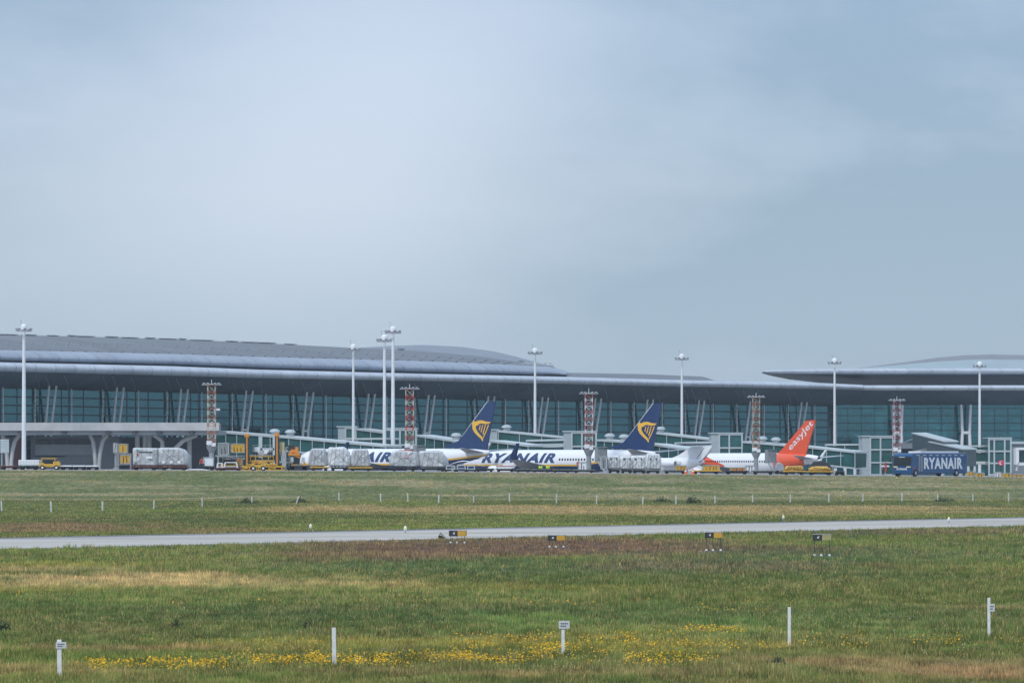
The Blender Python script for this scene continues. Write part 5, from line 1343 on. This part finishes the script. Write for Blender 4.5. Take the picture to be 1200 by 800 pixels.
for k,(a,b,t) in enumerate(((919.5,941.5,546),(948,974,546.6))):
    D = dolly(a-3,b+3,m_yellow,['dolly under the yellow tarpaulin load below the orange fin','dolly under the yellow tarpaulin load right of the orange fin'][k],bed=.6)
    wrapped(D,a,b,t,['yellow tarpaulin load directly below the orange fin','yellow tarpaulin load right of the orange fin'][k],m_yellow,'round',20+k,netmat=m_rust,name='tarpaulin_load')
dolly(978,990,m_char,'short dark dolly left of the tall glass stair block',bed=.6)
def dark_cart(px, w, top, label, d=498, mat=m_char):
    x, z = spos(px, d); z = za(x, d); W = w*d/F; H = P(0,top,d).z-z; o = thing('covered_cart', label, 'baggage cart', (x,d,z), 0)
    mb = MB(); mb.prism([(-W/2,-.8,.4),(-W/2,-.8,H*.6),(-W*.3,-.8,H*.92),(0,-.8,H),(W*.35,-.8,H*.85),(W/2,-.8,H*.55),(W/2,-.8,.4)],(0,1,0),1.6); mb.build('body', mat, o, bevel=.08)
    for sx in (-.3,.3):
        for sy in (-.7,.7): mb = MB(); mb.tube((W*sx,sy-.1,.3),(W*sx,sy+.1,.3),.3,.3,12); mb.build('wheel', m_black, o)
dark_cart(961,26,539.5,'dark humped cart behind the yellow load right of the orange fin')
dark_cart(913.5,10,541.5,'pale grey cart between the stair hood and the orange tail band',d=496,mat=m_acgrey)
for k,(px,t,lab) in enumerate(((879,545,'small white cart with a dark beacon left of the fourth lattice tower'),(682.5,541,'white cart with a mast left of the third lattice tower'),(1137,552,'yellow low cart right of the blue bus'))):
    crate(px-5,px+5,t,553 if k<2 else 558.5,m_white if k<2 else m_yellow,lab,d=492)
crate(1142,1153,553.6,559,m_yellow,'wide yellow crate right of the blue bus',d=470)
crate(1173,1185,553.8,559.4,m_yellow,'yellow crate under the round red sign',d=470)
crate(1186,1199,555,560,m_yellow,'yellow crate at the right edge of the picture',d=470)
crate(1166,1172.5,552.5,559,m_white,'pale crate left of the yellow crate under the red sign',d=471)
# small barrier left of the bus
o = thing('barrier', 'small red and white barrier at the front left corner of the blue bus', 'barrier', (P(1037.5,0,476).x,476,spos(1037.5)[1]))
mb = MB(); mb.box((0,0,1.35),(1.1,.08,.22)); mb.build('bar', m_white, o); mb = MB(); mb.box((.05,-.05,1.2),(.22,.06,1.3)); mb.build('red_panel', m_red, o)
mb = MB(); mb.box((0,.05,.65),(.1,.1,1.3)); mb.box((0,.05,.06),(.9,.5,.1)); mb.build('stand', m_steel, o)

# ------------------------------------------------------------------ the bus
def bus():
    d = 460; n = P(1068.2,YH,d); gz = float(zc(np.array(n.x)))
    fr = Vector((-.764,.645,0)).normalized(); sd = Vector((.645,.764,0)).normalized()
    W, L, H = 3.0, 13.8, 3.15; c = Vector((n.x,n.y,gz))+fr*W/2+sd*L/2
    # local frame: +x along the flank away from the front, +y towards the front-left corner
    rz = math.atan2(sd.y, sd.x); o = thing('apron_bus', 'blue apron bus with large white capital letters on its flank', 'bus', (c.x,c.y,gz), rz)
    mb = MB(); prof = [(-L/2,.38),(-L/2-.0,1.5),(-L/2+.12,H-.25),(-L/2+.4,H),(L/2-.3,H),(L/2,H-.3),(L/2,.38)]
    mb.prism([(x,-W/2,z) for x,z in prof],(0,1,0),W); b = mb.build('body', m_blue, o, bevel=.10)
    mb = MB(); mb.box((-L/2-.005,0,2.05),(.12,W-.30,1.25)); mb.build('windscreen', m_glassdk, o, bevel=.05)
    mb = MB(); 
    for y in (1.05,-1.05): mb.box((-L/2-.03,y,1.30),(.10,.62,.14))
    mb.build('headlight', m_lens, o)
    mb = MB(); 
    for y in (1.05,-1.05): mb.box((-L/2-.05,y,1.24),(.08,.5,.06))
    mb.build('indicator', m_amber, o)
    mb = MB(); mb.box((.8,0,H+.13),(9.5,2.0,.26)); mb.build('roof_unit', m_white, o, bevel=.06)
    # the near flank is at y = -W/2
    m_band = M('tinted upper glazing', (.006,.075,.22), .12, 0, .2, .6)
    mb = MB(); mb.box((.6,-W/2-.005,2.35),(12.2,.02,1.15)); mb.build('side_glazing', m_band, o)
    for k in range(8): mb = MB(); mb.box((-5.3+k*1.55,-W/2-.012,2.86),(.8,.02,.10)); mb.build('window_highlight', m_frame, o)  # pale bars stand in for highlights along the upper windows
    for xx in (-5.0,-4.45): mb = MB(); mb.box((xx,-W/2-.02,1.75),(.42,.03,2.1)); mb.build('door', m_greyp, o)
    mb = MB(); mb.box((-6.3,-W/2-.02,1.1),(.3,.03,.3)); mb.build('side_lamp', m_red, o)
    bm = text_bm('RYANAIR', 9.6, 1.55, .045, 0)
    for v in bm.verts: v.co = Vector((-3.9+v.co.x, -W/2-.022, 1.02+v.co.y))
    bm_obj(bm, 'lettering', m_white, o)
    bm = text_bm('RYANAIR', 1.7, .26, .03, 0)
    for v in bm.verts: v.co = Vector((-L/2-.07, .85-v.co.x, .88+v.co.y))
    bm_obj(bm, 'lettering', m_white, o)
    mb = MB(); q = [(0,0),(.35,.5),(.2,.9),(.6,1.1),(1.0,.7),(.8,.2),(.5,-.2)]
    mb.box((-L/2-.075,0,2.62),(.02,.9,.10)); mb.build('destination_sign', m_frame, o)
    for xx in (-5.9,4.2):
        for yy in (-W/2+.12,W/2-.12): mb = MB(); mb.tube((xx,yy-.16,.48),(xx,yy+.16,.48),.48,.48,18); wh = mb.build('tyre', m_black, o); mb = MB(); mb.tube((xx,yy-.17,.48),(xx,yy+.17,.48),.25,.25,14); mb.build('hub', m_steel, wh)
    mb = MB()
    for y in (-1,1): mb.bar((-L/2+.1,y*W/2,2.7),(-L/2-.35,y*(W/2+.22),2.5),.06); mb.box((-L/2-.38,y*(W/2+.25),2.2),(.12,.22,.5))
    mb.build('mirror', m_char, o)
bus()

# ------------------------------------------------------------------ people
m_skin = M('skin', (.45,.28,.20), .6); m_hair = M('dark hair', (.03,.02,.015), .8)
def person(px, d, rz, label, top_m, leg_m, arm=0.3, base=None):
    x = P(px,0,d).x; z = za(x,d) if base is None else base
    j = {'pelvis':(0,0,.95),'waist':(0,.0,1.12),'chest':(0,.0,1.34),'neck':(0,0,1.50),'head':(0,-.02,1.62),'top':(0,-.01,1.74),
         'shl':(.17,0,1.44),'ell':(.24,-.02,1.17),'wrl':(.24,-.12-arm*.3,.95+arm*.4),'hal':(.24,-.19-arm*.35,.88+arm*.45),
         'shr':(-.17,0,1.44),'elr':(-.25,.02,1.17),'wrr':(-.25,-.06,.93),'har':(-.25,-.08,.83),
         'hil':(.09,0,.90),'knl':(.11,-.02,.50),'anl':(.12,.02,.10),'tol':(.13,-.14,.05),'hir':(-.09,0,.90),'knr':(-.11,-.01,.50),'anr':(-.12,.02,.10),'tor':(-.13,-.14,.05)}
    e = [('pelvis','waist'),('waist','chest'),('chest','neck'),('neck','head'),('head','top'),('chest','shl'),('shl','ell'),('ell','wrl'),('wrl','hal'),('chest','shr'),('shr','elr'),('elr','wrr'),('wrr','har'),('pelvis','hil'),('hil','knl'),('knl','anl'),('anl','tol'),('pelvis','hir'),('hir','knr'),('knr','anr'),('anr','tor')]
    R = {'pelvis':(.15,.11),'waist':(.14,.10),'chest':(.17,.12),'neck':(.055,.055),'head':(.085,.10),'top':(.065,.075)}
    R.update({k+s:(v,v) for s in 'lr' for k,v in (('sh',.07),('el',.045),('wr',.033),('ha',.04),('hi',.09),('kn',.062),('an',.045),('to',.045))})
    keys = list(j); me = bpy.data.meshes.new('person'); me.from_pydata([j[k] for k in keys], [(keys.index(a),keys.index(b)) for a,b in e], [])
    o = bpy.data.objects.new('person', me); COL.objects.link(o)
    sk = o.modifiers.new('skin','SKIN'); o.modifiers.new('smooth','SUBSURF').levels = 2
    for i,k in enumerate(keys): sv = me.skin_vertices[0].data[i]; sv.radius = R[k]; sv.use_root = (k == 'pelvis')
    dg = bpy.context.evaluated_depsgraph_get(); m2 = bpy.data.meshes.new_from_object(o.evaluated_get(dg)); bpy.data.objects.remove(o)
    for m in (m_skin, top_m, leg_m, m_hair, m_black): m2.materials.append(m)
    for p in m2.polygons:
        c = p.center; p.use_smooth = True
        p.material_index = 4 if c.z < .12 else 2 if c.z < .97 and abs(c.x) < .21 else 1 if c.z < 1.5 and not (abs(c.x) > .2 and c.z < .97+arm*.35) else 3 if (c.z > 1.66 or (c.y > .02 and c.z > 1.56)) else 0
    o = bpy.data.objects.new('person', m2); COL.objects.link(o); o.location = (x,d,z); o.rotation_euler = (0,0,rz)
    return tag(o, label, 'person')
person(236,466,.4,'person in an orange red top standing beside the small white box',m_red,m_char,.5,base=spos(236,466)[1])
person(238.6,467,-.5,'person in a pale top standing close behind the orange red one',m_steel,m_char,.2,base=spos(239,467)[1])
person(1035,480,.6,'person in a dark purple top behind the small red and white barrier',M('purple cloth',(.14,.05,.12),.8),m_char,.2,base=spos(1035,480)[1])
person(677.5,492,.2,'person in a red top beside the white cart under the middle jet',m_red,m_char,.4)

# ------------------------------------------------------------------ camera, light, sky
cam = bpy.data.cameras.new('camera'); co = bpy.data.objects.new('camera', cam); COL.objects.link(co)
cam.sensor_width = 36; cam.lens = F/1200*36; cam.shift_y = (YH-400)/1200; cam.clip_start = .5; cam.clip_end = 6000
co.location = (0,0,CH); co.rotation_euler = (PI/2,0,0); sc.camera = co
SE, SA = math.radians(48), math.radians(215)     # elevation, azimuth clockwise from +Y
sd = Vector((math.sin(SA)*math.cos(SE), math.cos(SA)*math.cos(SE), math.sin(SE)))
sun = bpy.data.lights.new('sun','SUN'); so = bpy.data.objects.new('sun', sun); COL.objects.link(so)
sun.energy = 1.5; sun.angle = math.radians(10); sun.color = (1,.95,.88); so.rotation_euler = sd.to_track_quat('Z','Y').to_euler(); so.location = (0,0,80)
w = bpy.data.worlds.new('World'); sc.world = w; w.use_nodes = True; nt = w.node_tree; N = nt.nodes; L = nt.links
bg = N['Background']; out = N['World Output']
sky = N.new('ShaderNodeTexSky'); sky.sky_type = 'NISHITA'; sky.sun_disc = False; sky.sun_elevation = SE; sky.sun_rotation = SA
L.new(sky.outputs[0], bg.inputs['Color']); bg.inputs['Strength'].default_value = .025
tc = N.new('ShaderNodeTexCoord'); sp = N.new('ShaderNodeSeparateXYZ'); L.new(tc.outputs['Generated'], sp.inputs[0])
def cloud(scale, detail, loc, rough=.5):
    mp = N.new('ShaderNodeMapping'); mp.inputs['Scale'].default_value = scale; mp.inputs['Location'].default_value = loc; mp.inputs['Rotation'].default_value = (0,.12,0)
    L.new(tc.outputs['Generated'], mp.inputs[0]); n = N.new('ShaderNodeTexNoise'); n.inputs['Scale'].default_value = 1; n.inputs['Detail'].default_value = detail; n.inputs['Roughness'].default_value = rough
    L.new(mp.outputs[0], n.inputs['Vector']); return n.outputs['Fac']
n1 = cloud((11,11,17),4,(2.1,.3,1.2),.5); n2 = cloud((5,5,34),3,(5,1,.4),.5); n3 = cloud((26,26,70),6,(1,7,3),.62)
f = node_math(nt,'ADD',node_math(nt,'MULTIPLY',n1,.52),node_math(nt,'ADD',node_math(nt,'MULTIPLY',n2,.36),node_math(nt,'MULTIPLY',n3,.26)))
f = node_math(nt,'SUBTRACT',f,.57)
def lump(x, z, rx, rz, amp):
    """one broad bright or dark mass of cloud around a direction"""
    dx = node_math(nt,'DIVIDE',node_math(nt,'SUBTRACT',sp.outputs[0],x),rx); dz = node_math(nt,'DIVIDE',node_math(nt,'SUBTRACT',sp.outputs[2],z),rz)
    r = node_math(nt,'ADD',node_math(nt,'MULTIPLY',dx,dx),node_math(nt,'MULTIPLY',dz,dz))
    r = node_math(nt,'ADD',r,node_math(nt,'MULTIPLY',f,2.2))
    return node_math(nt,'MULTIPLY',node_math(nt,'POWER',2.718,node_math(nt,'MULTIPLY',r,-1.0)),amp)
tot = node_math(nt,'ADD',node_math(nt,'MULTIPLY',f,1.0),.31)
for a_ in ((-.055,.075,.085,.055,.42),(-.02,.125,.07,.03,.22),(-.15,.135,.10,.04,-.22),(.03,.145,.08,.02,-.12),(.125,.075,.10,.07,-.42),(.03,.05,.06,.02,-.12),(-.10,.035,.12,.012,-.06)): tot = node_math(nt,'ADD',tot,lump(*a_))
f2 = node_math(nt,'ADD',tot,0.0,clamp=True)
cl = node_mix(nt, f2, (.195,.275,.375), (.53,.575,.68))
hz = node_math(nt,'SUBTRACT',1.0,node_math(nt,'MULTIPLY',sp.outputs[2],13.0),clamp=True)
cl = node_mix(nt, node_math(nt,'MULTIPLY',hz,.75), cl, (.265,.385,.54))
up = node_math(nt,'ADD',node_math(nt,'MULTIPLY',node_math(nt,'MAXIMUM',sp.outputs[2],0),1.5),1.0)
sc2 = N.new('ShaderNodeVectorMath'); sc2.operation = 'SCALE'; L.new(cl, sc2.inputs[0]); L.new(up, sc2.inputs['Scale'])
bg2 = N.new('ShaderNodeBackground'); L.new(sc2.outputs[0], bg2.inputs['Color']); bg2.inputs['Strength'].default_value = .95
ad = N.new('ShaderNodeAddShader'); L.new(bg.outputs[0], ad.inputs[0]); L.new(bg2.outputs[0], ad.inputs[1]); L.new(ad.outputs[0], out.inputs['Surface'])
HAZE = .00011
if HAZE:
    me = bpy.data.meshes.new('haze'); x0_,x1_,y0_,y1_,z0_,z1_ = -1600,1600,-400,1600,-2.6,40
    me.from_pydata([(x,y,z) for x in (x0_,x1_) for y in (y0_,y1_) for z in (z0_,z1_)], [], [(0,1,3,2),(4,6,7,5),(0,4,5,1),(2,3,7,6),(0,2,6,4),(1,5,7,3)])
    o = bpy.data.objects.new('haze', me); COL.objects.link(o); o['kind'] = 'stuff'
    m = bpy.data.materials.new('haze air'); m.use_nodes = True; nn = m.node_tree; nn.nodes.remove(nn.nodes['Principled BSDF'])
    v = nn.nodes.new('ShaderNodeVolumePrincipled'); v.inputs['Color'].default_value = (.80,.90,1,1); v.inputs['Density'].default_value = HAZE
    nn.links.new(v.outputs[0], nn.nodes['Material Output'].inputs['Volume']); me.materials.append(m)
vs = sc.view_settings; vs.view_transform = 'Standard'; vs.look = 'None'; vs.gamma = 1; vs.exposure = .12
try: vs.use_curve_mapping = False
except Exception: pass
